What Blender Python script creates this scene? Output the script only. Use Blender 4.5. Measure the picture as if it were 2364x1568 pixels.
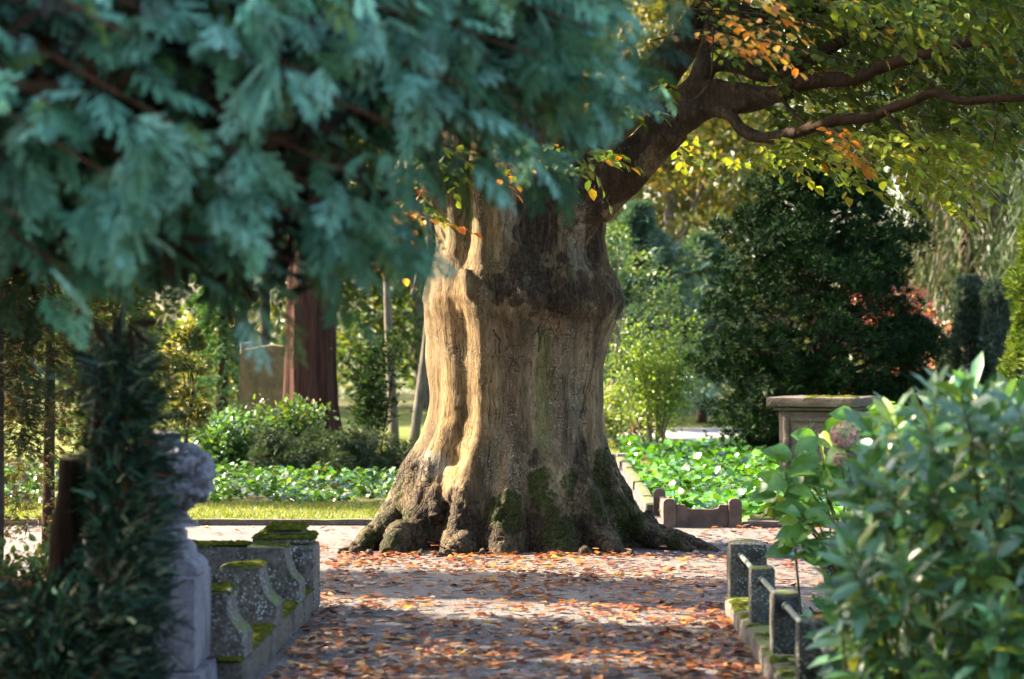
import bpy, math, random
import numpy as np
from mathutils import Vector, Matrix
from mathutils.bvhtree import BVHTree

for o in list(bpy.data.objects):
    bpy.data.objects.remove(o)
scene = bpy.context.scene
col = scene.collection
rad = math.radians
rng = np.random.default_rng(7)
random.seed(7)

# ------------------------------------------------------------------ camera
CAM_H = 1.6
cd = bpy.data.cameras.new('camera')
cam = bpy.data.objects.new('camera', cd)
col.objects.link(cam)
cam.location = (0, 0, CAM_H)
cam.rotation_euler = (rad(90.16), 0, 0)
cd.lens = 85
cd.sensor_width = 36
cd.clip_start = 0.2
cd.clip_end = 600
cd.dof.use_dof = True
cd.dof.focus_distance = 18.3
cd.dof.aperture_fstop = 2.7
scene.camera = cam

# ------------------------------------------------------------------ sky and sun
SUN_AZ = rad(158)          # direction towards the sun, from +X counter-clockwise
SUN_EL = rad(34)
w = bpy.data.worlds.new('World')
scene.world = w
w.use_nodes = True
wn = w.node_tree
bg = wn.nodes['Background']
sky = wn.nodes.new('ShaderNodeTexSky')
sky.sky_type = 'NISHITA'
sky.sun_disc = False
sky.sun_elevation = SUN_EL
sky.sun_rotation = math.pi / 2 - SUN_AZ
sky.air_density = 1.2
sky.dust_density = 3.0
wn.links.new(sky.outputs[0], bg.inputs[0])
bg.inputs[1].default_value = 0.11
sl = bpy.data.lights.new('sun', 'SUN')
sl.energy = 5.0
sl.angle = rad(0.5)
sl.color = (1.0, 0.84, 0.60)
sun = bpy.data.objects.new('sun', sl)
col.objects.link(sun)
sd = Vector((math.cos(SUN_AZ) * math.cos(SUN_EL), math.sin(SUN_AZ) * math.cos(SUN_EL), math.sin(SUN_EL)))
sun.rotation_euler = sd.to_track_quat('Z', 'Y').to_euler()
sun.location = (-8, 4, 12)
scene.view_settings.view_transform = 'Standard'
scene.view_settings.look = 'None'
scene.view_settings.gamma = 1
scene.view_settings.exposure = 2.85
scene.view_settings.use_curve_mapping = False
scene.render.engine = 'CYCLES'
cy = scene.cycles
cy.max_bounces = 6
cy.diffuse_bounces = 3
cy.glossy_bounces = 2
cy.transmission_bounces = 5
cy.transparent_max_bounces = 4
cy.use_denoising = True
cy.use_adaptive_sampling = True
cy.adaptive_threshold = 0.02
cy.sample_clamp_indirect = 6
cy.caustics_reflective = False
cy.caustics_refractive = False

# ------------------------------------------------------------------ helpers
F = 5582.0                      # focal length in pixels of a 2364-wide frame
def P(x, y, d):
    return np.array(((x - 1182) / F * d, d, CAM_H + (800 - y) / F * d))
def GX(x, d):
    return (x - 1182) / F * d

def hash3(ix, iy, iz, seed):
    h = (ix * 374761393 + iy * 668265263 + iz * 2147483647 + seed * 974634777) & 0xffffffff
    h = ((h ^ (h >> 13)) * 1274126177) & 0xffffffff
    return ((h ^ (h >> 16)) & 0xffff) / 65535.0

def noise(p, seed=0):
    p = np.asarray(p, float)
    i = np.floor(p).astype(np.int64)
    f = p - i
    u = f * f * (3 - 2 * f)
    r = 0
    for dx in (0, 1):
        for dy in (0, 1):
            for dz in (0, 1):
                wgt = (u[:, 0] if dx else 1 - u[:, 0]) * (u[:, 1] if dy else 1 - u[:, 1]) * (u[:, 2] if dz else 1 - u[:, 2])
                r = r + wgt * hash3(i[:, 0] + dx, i[:, 1] + dy, i[:, 2] + dz, seed)
    return r * 2 - 1

def fbm(p, oct=4, seed=0, gain=0.5):
    p = np.asarray(p, float)
    a, s, r = 1.0, 0.0, 0
    for k in range(oct):
        r = r + a * noise(p * 2 ** k + 13.7 * k, seed + k)
        s += a
        a *= gain
    return r / s

def sstep(a, b, x):
    t = np.clip((x - a) / (b - a), 0, 1)
    return t * t * (3 - 2 * t)

def new_mesh(name, V, faces, smooth=True, attrs=None):
    """V (n,3); faces: list of int arrays (m,k)."""
    me = bpy.data.meshes.new(name)
    V = np.ascontiguousarray(V, dtype=np.float32)
    faces = [np.asarray(f, dtype=np.int32) for f in faces if len(f)]
    me.vertices.add(len(V))
    me.vertices.foreach_set('co', V.ravel())
    loops = np.concatenate([f.ravel() for f in faces])
    sizes = np.concatenate([np.full(len(f), f.shape[1], np.int32) for f in faces])
    starts = np.concatenate([[0], np.cumsum(sizes)[:-1]]).astype(np.int32)
    me.loops.add(len(loops))
    me.loops.foreach_set('vertex_index', loops)
    me.polygons.add(len(sizes))
    me.polygons.foreach_set('loop_start', starts)
    me.polygons.foreach_set('loop_total', sizes)
    me.polygons.foreach_set('use_smooth', np.full(len(sizes), smooth))
    me.update(calc_edges=True)
    me.validate()
    if attrs:
        for k, v in attrs.items():
            v = np.asarray(v, np.float32)
            if v.ndim == 1:
                a = me.attributes.new(k, 'FLOAT', 'POINT')
                a.data.foreach_set('value', v)
            else:
                a = me.attributes.new(k, 'FLOAT_COLOR', 'POINT')
                if v.shape[1] == 3:
                    v = np.concatenate([v, np.ones((len(v), 1), np.float32)], 1)
                a.data.foreach_set('color', np.ascontiguousarray(v).ravel())
    return me

def link(name, me, mat=None, parent=None, loc=None, rot=None):
    o = bpy.data.objects.new(name, me)
    col.objects.link(o)
    if me is not None and mat is not None and len(me.materials) == 0:
        me.materials.append(mat)
    if parent is not None:
        o.parent = parent
    if loc is not None:
        o.location = loc
    if rot is not None:
        o.rotation_euler = rot
    return o

def tag(o, label, cat=None, group=None, kind=None):
    if label: o['label'] = label
    if cat: o['category'] = cat
    if group: o['group'] = group
    if kind: o['kind'] = kind
    return o

def thing(name, label, cat, loc=(0, 0, 0), rotz=0.0, group=None):
    o = bpy.data.objects.new(name, None)
    o.empty_display_size = 0.2
    col.objects.link(o)
    o.location = tuple(float(v) for v in loc)
    o.rotation_euler = (0, 0, rotz)
    return tag(o, label, cat, group)

class MB:
    """collects verts, quads and tris, with optional colour"""
    def __init__(s):
        s.v, s.q, s.t, s.c, s.n = [], [], [], [], 0
    def add(s, V, Q=None, T=None, C=None):
        V = np.asarray(V, float)
        if Q is not None and len(Q): s.q.append(np.asarray(Q) + s.n)
        if T is not None and len(T): s.t.append(np.asarray(T) + s.n)
        s.v.append(V)
        if C is not None:
            C = np.asarray(C, float)
            if C.ndim == 1: C = np.tile(C, (len(V), 1))
            s.c.append(C)
        s.n += len(V)
    def mesh(s, name, smooth=True, attrs=None):
        fs = []
        if s.q: fs.append(np.concatenate(s.q))
        if s.t: fs.append(np.concatenate(s.t))
        a = dict(attrs or {})
        if s.c: a['tint'] = np.concatenate(s.c)
        return new_mesh(name, np.concatenate(s.v), fs, smooth, a)
    def build(s, name, mat, parent=None, smooth=True, loc=None, attrs=None):
        return link(name, s.mesh(name, smooth, attrs), mat, parent, loc)

def tube_geo(pts, radii, n=8, jitter=0.0, seed=0, cap=True):
    pts = np.asarray(pts, float)
    radii = np.asarray(radii, float) * np.ones(len(pts))
    m = len(pts)
    tang = np.gradient(pts, axis=0)
    tang /= np.linalg.norm(tang, axis=1, keepdims=True) + 1e-9
    ref = np.array((0.13, 0.21, 1.0)) if abs(tang[0, 2]) < 0.9 else np.array((1.0, 0.2, 0.1))
    V = np.zeros((m, n, 3))
    u = np.cross(tang[0], ref); u /= np.linalg.norm(u)
    ang = np.linspace(0, 2 * math.pi, n, endpoint=False)
    for i in range(m):
        u = u - tang[i] * np.dot(u, tang[i]); u /= np.linalg.norm(u) + 1e-9
        v = np.cross(tang[i], u)
        r = radii[i] * np.ones(n)
        V[i] = pts[i] + (np.cos(ang)[:, None] * u + np.sin(ang)[:, None] * v) * r[:, None]
    V = V.reshape(-1, 3)
    if jitter:
        c = np.repeat(pts, n, 0)
        k = 1 + jitter * fbm(V * 3 / max(radii.max(), 0.02) * 0.3, 3, seed)
        V = c + (V - c) * k[:, None]
    idx = np.arange(m * n).reshape(m, n)
    Q = np.stack([idx[:-1], np.roll(idx[:-1], -1, 1), np.roll(idx[1:], -1, 1), idx[1:]], -1).reshape(-1, 4)
    T = None
    if cap:
        V = np.concatenate([V, pts[:1], pts[-1:]])
        a, b = m * n, m * n + 1
        k = np.arange(n)
        T = np.concatenate([np.stack([np.full(n, a), (k + 1) % n, k], 1),
                            np.stack([np.full(n, b), (m - 1) * n + k, (m - 1) * n + (k + 1) % n], 1)])
    return V, Q, T

def smooth_path(pts, k=8):
    """Catmull-Rom through points of any dimension"""
    p = np.asarray(pts, float)
    p = np.concatenate([2 * p[:1] - p[1:2], p, 2 * p[-1:] - p[-2:-1]])
    out = []
    for i in range(1, len(p) - 2):
        for t in np.linspace(0, 1, k, endpoint=False):
            a, b, c, d = p[i - 1], p[i], p[i + 1], p[i + 2]
            out.append(0.5 * (2 * b + (c - a) * t + (2 * a - 5 * b + 4 * c - d) * t * t + (3 * b - a - 3 * c + d) * t ** 3))
    out.append(p[-2])
    return np.array(out)

def box_geo(x0, x1, y0, y1, z0, z1, bev=0.008):
    """bevelled box"""
    b = min(bev, (x1 - x0) * .3, (y1 - y0) * .3, (z1 - z0) * .3)
    V, Q, T = [], [], []
    xs, ys, zs = (x0, x1), (y0, y1), (z0, z1)
    idx = {}
    for i in (0, 1):
        for j in (0, 1):
            for k in (0, 1):
                sx, sy, sz = (1 - 2 * i), (1 - 2 * j), (1 - 2 * k)
                c = np.array((xs[i], ys[j], zs[k]))
                for a in range(3):
                    o = np.array((sx * b, sy * b, sz * b), float)
                    o[a] = 0
                    idx[i, j, k, a] = len(V)
                    V.append(c + o)
    for a in range(3):
        for s in (0, 1):
            cs = []
            for (p, q) in ((0, 0), (1, 0), (1, 1), (0, 1)):
                t = [0, 0, 0]; t[a] = s; t[(a + 1) % 3] = p; t[(a + 2) % 3] = q
                cs.append(idx[t[0], t[1], t[2], a])
            Q.append(cs if s else cs[::-1])
    for a in range(3):       # edges along a
        b1, b2 = (a + 1) % 3, (a + 2) % 3
        for p in (0, 1):
            for q in (0, 1):
                t0 = [0, 0, 0]; t0[b1] = p; t0[b2] = q
                t1 = list(t0); t1[a] = 1
                f = [idx[t0[0], t0[1], t0[2], b1], idx[t1[0], t1[1], t1[2], b1], idx[t1[0], t1[1], t1[2], b2], idx[t0[0], t0[1], t0[2], b2]]
                Q.append(f)
    for i in (0, 1):
        for j in (0, 1):
            for k in (0, 1):
                T.append([idx[i, j, k, 0], idx[i, j, k, 1], idx[i, j, k, 2]])
    return np.array(V), np.array(Q), np.array(T)

def fix_normals(me):
    import bmesh
    bm = bmesh.new(); bm.from_mesh(me)
    bmesh.ops.recalc_face_normals(bm, faces=bm.faces[:])
    bm.to_mesh(me); bm.free()

def rough_block(x0, x1, y0, y1, z0, z1, amp=0.006, step=0.03, seed=0, bev=0.012):
    """stone block with gridded, slightly eroded faces"""
    V, Q = [], []
    n = 0
    size = np.array((x1 - x0, y1 - y0, z1 - z0)); lo = np.array((x0, y0, z0))
    for a in range(3):
        b, c = (a + 1) % 3, (a + 2) % 3
        nb, nc = max(2, int(size[b] / step)) + 1, max(2, int(size[c] / step)) + 1
        for s in (0, 1):
            gb, gc = np.meshgrid(np.linspace(0, 1, nb), np.linspace(0, 1, nc), indexing='ij')
            U = np.zeros((nb * nc, 3))
            U[:, a] = s; U[:, b] = gb.ravel(); U[:, c] = gc.ravel()
            id_ = np.arange(nb * nc).reshape(nb, nc)
            q = np.stack([id_[:-1, :-1], id_[1:, :-1], id_[1:, 1:], id_[:-1, 1:]], -1).reshape(-1, 4)
            Q.append((q if s else q[:, ::-1]) + n)
            V.append(lo + U * size); n += len(U)
    V = np.concatenate(V); Q = np.concatenate(Q)
    c = lo + size / 2
    # round the edges: superellipsoid style pull
    D = (V - c) / (size / 2)
    near = np.sort(np.abs(D) * (size / 2) - size / 2, axis=1)      # <=0, 0 on the face
    second = near[:, 1]
    pull = bev * np.clip(1 + second / bev, 0, 1) ** 2 * 0.6
    V = V - np.sign(D) * (np.abs((V - c)) > size / 2 - bev) * pull[:, None]
    d = fbm(V * 14, 3, seed) * amp + fbm(V * 4, 2, seed + 9) * amp
    V = V + np.sign(D) * (np.abs(D) > 0.97) * d[:, None]
    return V, Q

def frames(dirs, roll=None, up=None):
    """orthonormal frames: x = dir, z as near up as possible (then rolled)"""
    d = np.asarray(dirs, float)
    d = d / (np.linalg.norm(d, axis=1, keepdims=True) + 1e-9)
    n = len(d)
    if up is None:
        up = np.tile((0, 0, 1.0), (n, 1)) + rng.normal(0, 0.02, (n, 3))
    y = np.cross(up, d); y /= np.linalg.norm(y, axis=1, keepdims=True) + 1e-9
    z = np.cross(d, y)
    if roll is not None:
        c, s = np.cos(roll)[:, None], np.sin(roll)[:, None]
        y, z = y * c + z * s, z * c - y * s
    return np.stack([d, y, z], 2)          # columns

def stamp(mb, tmpl, R, pos, size, color=None):
    """copy template (V, Q, T) to every frame"""
    V, Q, T = tmpl
    n, m = len(pos), len(V)
    size = np.asarray(size, float)
    if size.ndim == 0: size = np.full(n, float(size))
    W = np.einsum('nij,mj->nmi', R, V) * size[:, None, None] + np.asarray(pos)[:, None, :]
    off = (np.arange(n) * m)[:, None, None]
    q = (np.asarray(Q)[None] + off).reshape(-1, 4) if Q is not None and len(Q) else None
    t = (np.asarray(T)[None] + off).reshape(-1, 3) if T is not None and len(T) else None
    C = None
    if color is not None:
        C = np.repeat(np.asarray(color), m, 0)
    mb.add(W.reshape(-1, 3), q, t, C)

def leaf_tmpl(w=0.5, fold=0.12, droop=0.15, wpos=(0.32, 0.68), wk=(1.0, 0.85)):
    a, b = wpos
    V = np.array([(0, 0, 0), (a, 0, -droop * a * a), (b, 0, -droop * b * b), (1, 0, -droop),
                  (a, w / 2 * wk[0], fold * w - droop * a * a), (b, w / 2 * wk[1], fold * w - droop * b * b),
                  (a, -w / 2 * wk[0], fold * w - droop * a * a), (b, -w / 2 * wk[1], fold * w - droop * b * b)])
    Q = np.array([(1, 2, 5, 4), (1, 6, 7, 2)])
    T = np.array([(0, 1, 4), (2, 3, 5), (0, 6, 1), (2, 7, 3)])
    return V, Q, T

def kite_tmpl(w=0.45, fold=0.1):
    V = np.array([(0, 0, 0), (.45, w / 2, fold * w), (1, 0, 0), (.45, -w / 2, fold * w)])
    return V, None, np.array([(0, 2, 1), (0, 3, 2)])

def vary(base, n, h=0.06, v=0.25):
    """n variants of a linear colour"""
    base = np.asarray(base, float)
    k = 1 + rng.normal(0, v, (n, 1))
    t = 1 + rng.normal(0, h, (n, 3))
    return np.clip(base * np.clip(k, 0.3, 2.2) * t, 0.002, 0.95)

def pick_colors(pal, weights, n, v=0.2):
    pal = np.asarray(pal, float)
    k = rng.choice(len(pal), n, p=np.asarray(weights) / np.sum(weights))
    return np.clip(pal[k] * np.clip(1 + rng.normal(0, v, (n, 1)), 0.35, 2) * (1 + rng.normal(0, 0.05, (n, 3))), 0.002, 0.95)

# ------------------------------------------------------------------ materials
def mat_new(name):
    m = bpy.data.materials.new(name)
    m.use_nodes = True
    nt = m.node_tree
    b = nt.nodes['Principled BSDF']
    return m, nt, b

def N(nt, t, **kw):
    n = nt.nodes.new(t)
    for k, v in kw.items():
        if k.startswith('i_'):
            n.inputs[k[2:].replace('_', ' ')].default_value = v
        else:
            setattr(n, k, v)
    return n

def ramp(nt, fac, stops, interp='LINEAR'):
    r = nt.nodes.new('ShaderNodeValToRGB')
    r.color_ramp.interpolation = interp
    e = r.color_ramp.elements
    while len(e) < len(stops): e.new(0.5)
    for i, (p, c) in enumerate(stops):
        e[i].position = p
        e[i].color = (*c, 1) if len(c) == 3 else c
    nt.links.new(fac, r.inputs[0])
    return r.outputs[0]

def mix(nt, fac, a, b, mode='MIX'):
    n = nt.nodes.new('ShaderNodeMix')
    n.data_type = 'RGBA'; n.blend_type = mode
    for sock, v in ((n.inputs[0], fac), (n.inputs[6], a), (n.inputs[7], b)):
        if hasattr(v, 'is_output'):
            nt.links.new(v, sock)
        elif isinstance(v, (int, float)):
            sock.default_value = v
        else:
            sock.default_value = (*v, 1) if len(v) == 3 else v
    return n.outputs[2]

def math_n(nt, op, a, b=0.0, clamp=False):
    n = nt.nodes.new('ShaderNodeMath')
    n.operation = op; n.use_clamp = clamp
    for s, v in ((n.inputs[0], a), (n.inputs[1], b)):
        if hasattr(v, 'is_output'): nt.links.new(v, s)
        else: s.default_value = v
    return n.outputs[0]

def coords(nt, kind='Object', scale=(1, 1, 1)):
    tc = nt.nodes.new('ShaderNodeTexCoord')
    mp = nt.nodes.new('ShaderNodeMapping')
    mp.inputs['Scale'].default_value = scale
    nt.links.new(tc.outputs[kind], mp.inputs[0])
    return mp.outputs[0]

def noise_n(nt, vec, scale, detail=4, rough=0.55, out=0):
    n = nt.nodes.new('ShaderNodeTexNoise')
    n.inputs['Scale'].default_value = scale
    n.inputs['Detail'].default_value = detail
    n.inputs['Roughness'].default_value = rough
    nt.links.new(vec, n.inputs['Vector'])
    return n.outputs[out]

def voro_n(nt, vec, scale, feature='F1', out=0):
    n = nt.nodes.new('ShaderNodeTexVoronoi')
    n.feature = feature
    n.inputs['Scale'].default_value = scale
    nt.links.new(vec, n.inputs['Vector'])
    return n.outputs[out]

def bump(nt, b, h, strength=0.5, dist=0.01):
    n = nt.nodes.new('ShaderNodeBump')
    n.inputs['Strength'].default_value = strength
    n.inputs['Distance'].default_value = dist
    nt.links.new(h, n.inputs['Height'])
    nt.links.new(n.outputs[0], b.inputs['Normal'])
    return n

def leaf_material(name, transl=0.35, rough=0.45, spec=0.4, source='tint', stops=None, tboost=(1.25, 1.2, 0.5)):
    """thin leaf: reflecting Principled mixed with a translucent sheet"""
    m, nt, b = mat_new(name)
    out = nt.nodes['Material Output']
    if source == 'tint':
        a = N(nt, 'ShaderNodeAttribute', attribute_name='tint')
        c = a.outputs['Color']
    else:
        oi = nt.nodes.new('ShaderNodeObjectInfo')
        c = ramp(nt, oi.outputs['Random'], stops, 'CONSTANT' if source == 'random_const' else 'LINEAR')
    v = coords(nt, 'Object')
    nz = noise_n(nt, v, 40 if source == 'tint' else 5, 2)
    c = mix(nt, 0.5, c, ramp(nt, nz, [(0.3, (0.55, 0.55, 0.55)), (0.7, (1.4, 1.4, 1.4))]), 'MULTIPLY')
    nt.links.new(c, b.inputs['Base Color'])
    b.inputs['Roughness'].default_value = rough
    b.inputs['Specular IOR Level'].default_value = spec
    t = nt.nodes.new('ShaderNodeBsdfTranslucent')
    tc = mix(nt, 1.0, c, tboost, 'MULTIPLY')
    nt.links.new(tc, t.inputs[0])
    ms = nt.nodes.new('ShaderNodeMixShader')
    ms.inputs[0].default_value = transl
    nt.links.new(b.outputs[0], ms.inputs[1])
    nt.links.new(t.outputs[0], ms.inputs[2])
    nt.links.new(ms.outputs[0], out.inputs[0])
    return m

def stone_material(name, base, dark, lichen=0.5, pale=(0.55, 0.56, 0.52), scale=1.0, moss=0.0, rough=0.9, blk=0.5):
    m, nt, b = mat_new(name)
    v = coords(nt, 'Object')
    n1 = noise_n(nt, v, 6 * scale, 6, 0.65)
    n2 = noise_n(nt, v, 38 * scale, 4, 0.6)
    c = mix(nt, ramp(nt, n1, [(0.38, (0, 0, 0)), (0.62, (1, 1, 1))]), base, tuple(x * 0.62 for x in base))
    c = mix(nt, ramp(nt, n2, [(0.45, (0, 0, 0)), (0.8, (blk, blk, blk))]), c, dark)
    nb = noise_n(nt, v, 3.1 * scale, 6, 0.7)
    c = mix(nt, ramp(nt, nb, [(0.5, (0, 0, 0)), (0.64, (blk, blk, blk))]), c, dark)
    if lichen > 0:
        vo = voro_n(nt, v, 55 * scale)
        na = noise_n(nt, v, 5.3 * scale, 5, 0.7)
        spots = math_n(nt, 'MULTIPLY', ramp(nt, vo, [(0.28, (1, 1, 1)), (0.42, (0, 0, 0))]),
                       ramp(nt, na, [(0.42, (0, 0, 0)), (0.62, (lichen, lichen, lichen))]))
        c = mix(nt, spots, c, pale)
    if moss > 0:
        g = nt.nodes.new('ShaderNodeNewGeometry')
        sx = nt.nodes.new('ShaderNodeSeparateXYZ')
        nt.links.new(g.outputs['Normal'], sx.inputs[0])
        nm = noise_n(nt, v, 9 * scale, 5, 0.7)
        f = math_n(nt, 'MULTIPLY', ramp(nt, sx.outputs[2], [(0.2, (0, 0, 0)), (0.8, (1, 1, 1))]),
                   ramp(nt, nm, [(0.5 - moss * .3, (0, 0, 0)), (0.62 - moss * .2, (1, 1, 1))]))
        c = mix(nt, f, c, (0.09, 0.12, 0.02))
    nt.links.new(c, b.inputs['Base Color'])
    b.inputs['Roughness'].default_value = rough
    b.inputs['Specular IOR Level'].default_value = 0.25
    h = math_n(nt, 'ADD', n2, math_n(nt, 'MULTIPLY', noise_n(nt, v, 130 * scale, 3), 0.5))
    bump(nt, b, h, 0.6, 0.006)
    return m

def bark_simple(name, c1, c2, sx=30, sz=4, dist=0.02, strength=0.8):
    m, nt, b = mat_new(name)
    v = coords(nt, 'Object', (sx, sx, sz))
    n1 = noise_n(nt, v, 1.0, 5, 0.6)
    c = ramp(nt, n1, [(0.3, c1), (0.7, c2)])
    nt.links.new(c, b.inputs['Base Color'])
    b.inputs['Roughness'].default_value = 0.95
    b.inputs['Specular IOR Level'].default_value = 0.1
    bump(nt, b, n1, strength, dist)
    return m

def moss_material(name='moss', a=(0.05, 0.075, 0.008), c2=(0.17, 0.19, 0.02)):
    m, nt, b = mat_new(name)
    v = coords(nt, 'Object')
    n1 = noise_n(nt, v, 22, 4, 0.6)
    n2 = noise_n(nt, v, 160, 3, 0.6)
    c = mix(nt, ramp(nt, n1, [(0.35, (0, 0, 0)), (0.65, (1, 1, 1))]), a, c2)
    c = mix(nt, 0.7, c, ramp(nt, n2, [(0.3, (0.35, 0.35, 0.35)), (0.7, (1.3, 1.3, 1.3))]), 'MULTIPLY')
    nt.links.new(c, b.inputs['Base Color'])
    b.inputs['Roughness'].default_value = 1.0
    b.inputs['Specular IOR Level'].default_value = 0.05
    bump(nt, b, n2, 1.0, 0.02)
    return m

# ------------------------------------------------------------------ ground surfaces
def ground_material(name, cA, cB, scale=3.0, fine=60, bdist=0.01, pebble=0):
    m, nt, b = mat_new(name)
    v = coords(nt, 'Object')
    n1 = noise_n(nt, v, scale, 5, 0.6)
    n2 = noise_n(nt, v, fine, 4, 0.65)
    c = mix(nt, ramp(nt, n1, [(0.35, (0, 0, 0)), (0.65, (1, 1, 1))]), cA, cB)
    c = mix(nt, 0.8, c, ramp(nt, n2, [(0.3, (0.5, 0.5, 0.5)), (0.7, (1.4, 1.4, 1.4))]), 'MULTIPLY')
    h = n2
    if pebble:
        vo = voro_n(nt, v, pebble)
        vc = nt.nodes.new('ShaderNodeTexVoronoi'); vc.inputs['Scale'].default_value = pebble
        nt.links.new(v, vc.inputs['Vector'])
        sp = nt.nodes.new('ShaderNodeSeparateColor'); nt.links.new(vc.outputs['Color'], sp.inputs[0])
        c = mix(nt, 0.75, c, ramp(nt, sp.outputs[0], [(0.0, (0.45, 0.43, 0.42)), (0.55, (0.95, 0.95, 0.95)), (1.0, (1.7, 1.65, 1.6))]), 'MULTIPLY')
        h = math_n(nt, 'SUBTRACT', n2, math_n(nt, 'MULTIPLY', vo, 1.4))
    nt.links.new(c, b.inputs['Base Color'])
    b.inputs['Roughness'].default_value = 0.95
    b.inputs['Specular IOR Level'].default_value = 0.2
    bump(nt, b, h, 0.9, bdist)
    return m

M = {}
M['soil'] = ground_material('forest_floor', (0.05, 0.045, 0.02), (0.09, 0.10, 0.03), 0.8, 25, 0.03)
M['gravel'] = ground_material('gravel', (0.12, 0.107, 0.107), (0.17, 0.152, 0.148), 1.3, 70, 0.006, pebble=95)
M['lawn'] = ground_material('lawn_soil', (0.08, 0.10, 0.02), (0.13, 0.15, 0.03), 2.0, 50, 0.02)
M['asphalt'] = ground_material('pale_road', (0.34, 0.31, 0.31), (0.42, 0.39, 0.38), 1.0, 40, 0.005)

def sheet(name, rects, z, mat, kind='structure'):
    mb = MB()
    for (x0, x1, y0, y1, k) in rects:     # k: sideways drift per metre of depth
        nx, ny = max(2, int((x1 - x0) / 1.0)) + 1, max(2, int((y1 - y0) / 1.0)) + 1
        nx, ny = min(nx, 40), min(ny, 40)
        gx, gy = np.meshgrid(np.linspace(x0, x1, nx), np.linspace(y0, y1, ny), indexing='ij')
        V = np.stack([gx.ravel() + k * (gy.ravel() - 14.5), gy.ravel(), np.full(gx.size, z)], 1)
        i = np.arange(gx.size).reshape(nx, ny)
        mb.add(V, np.stack([i[:-1, :-1], i[1:, :-1], i[1:, 1:], i[:-1, 1:]], -1).reshape(-1, 4))
    o = mb.build(name, mat)
    o['kind'] = kind
    return o

sheet('ground', [(-300, 300, -60, 500, 0)], 0.0, M['soil'])
PK = 0.0168
path = sheet('path', [(-1.19, 1.28, 2.0, 14.5, PK), (-11, 11, 14.5, 21.5, 0.0), (0.1, 1.29, 21.5, 33, 0.015)], 0.006, M['gravel'])
sheet('lawn', [(-12, -0.1, 21.62, 24.6, 0)], 0.012, M['lawn'])
sheet('far_lawn', [(-14, 16, 33.6, 62, 0)], 0.012, M['lawn'])
sheet('road', [(2.2, 14, 41.0, 47, -0.05)], 0.02, M['asphalt'])

# ------------------------------------------------------------------ stones, kerbs and railings
M['stone'] = stone_material('weathered_concrete', (0.10, 0.095, 0.085), (0.010, 0.011, 0.010), 0.7, (.28, .32, .29), moss=0.1, scale=1.2, blk=1.0)
M['stone_side'] = stone_material('grave_border_stone', (0.125, 0.108, 0.098), (0.009, 0.009, 0.008), 0.95, (0.36, 0.40, 0.39), scale=1.0, moss=0.3, blk=1.0)
M['kerb'] = stone_material('kerb_stone', (0.12, 0.098, 0.088), (0.022, 0.02, 0.017), 0.2, scale=1.0, moss=0.25, blk=.8)
M['monument'] = stone_material('monument_stone', (0.20, 0.19, 0.225), (0.05, 0.047, 0.058), 0.2, (0.45, 0.44, 0.5), scale=1.0, blk=.6)
M['chest'] = stone_material('chest_tomb_stone', (0.105, 0.08, 0.065), (0.035, 0.028, 0.022), 0.2, scale=0.6, moss=0.0, blk=0.35)
M['redstone'] = stone_material('red_grave_stone', (0.13, 0.09, 0.078), (0.04, 0.03, 0.026), 0.0, scale=1.2, blk=0.3)
M['slab'] = stone_material('headstone_stone', (0.105, 0.082, 0.035), (0.035, 0.03, 0.014), 0.1, scale=0.8, moss=0.0)
M['palestone'] = stone_material('pale_stone', (0.22, 0.20, 0.21), (0.2, 0.18, 0.19), 0.0, scale=0.6)
M['moss'] = moss_material('moss', (0.03, 0.045, 0.006), (0.13, 0.135, 0.014))
m, nt, b = mat_new('weathered_pipe')
v = coords(nt, 'Object')
n1 = noise_n(nt, v, 30, 4)
nt.links.new(ramp(nt, n1, [(0.35, (0.08, 0.11, 0.10)), (0.55, (0.17, 0.18, 0.155)), (0.75, (0.20, 0.17, 0.13))]), b.inputs['Base Color'])
b.inputs['Roughness'].default_value = 0.5; b.inputs['Metallic'].default_value = 0.3
bump(nt, b, n1, 0.3, 0.003)
M['pipe'] = m
m, nt, b = mat_new('teal_painted_pipe')
v = coords(nt, 'Object')
n1 = noise_n(nt, v, 45, 4)
nt.links.new(ramp(nt, n1, [(0.3, (0.05, 0.13, 0.16)), (0.6, (0.12, 0.26, 0.30)), (0.8, (0.2, 0.3, 0.32))]), b.inputs['Base Color'])
b.inputs['Roughness'].default_value = 0.5
M['teal'] = m
m, nt, b = mat_new('dark_collar')
b.inputs['Base Color'].default_value = (0.03, 0.045, 0.05, 1); b.inputs['Roughness'].default_value = 0.5
M['collar'] = m

def block(name, mat, parent, *a, **k):
    V, Q = rough_block(*a, **k)
    return link(name, new_mesh(name, V, [Q]), mat, parent)

def moss_pad(parent, x0, x1, y0, y1, z, h=0.012, seed=0, cover=0.45, step=0.012):
    nx, ny = max(4, int((x1 - x0) / step)), max(4, int((y1 - y0) / step))
    gx, gy = np.meshgrid(np.linspace(x0, x1, nx), np.linspace(y0, y1, ny), indexing='ij')
    p = np.stack([gx.ravel(), gy.ravel(), np.full(gx.size, seed * 3.1)], 1)
    e = np.minimum.reduce([gx - x0, x1 - gx, gy - y0, y1 - gy]).ravel()
    edge = np.clip(e / 0.02, 0, 1)
    hh = h * edge * (0.75 + 0.9 * fbm(p * 45, 3, seed)) - h * 1.3 * sstep(cover - .15, cover + .15, fbm(p * 8, 3, seed + 5) * .5 + .5)
    V = np.stack([gx.ravel(), gy.ravel(), z + hh], 1)
    i = np.arange(gx.size).reshape(nx, ny)
    Q = np.stack([i[:-1, :-1], i[1:, :-1], i[1:, 1:], i[:-1, 1:]], -1).reshape(-1, 4)
    return link('moss', new_mesh('moss', V, [Q]), M['moss'], parent)

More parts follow.
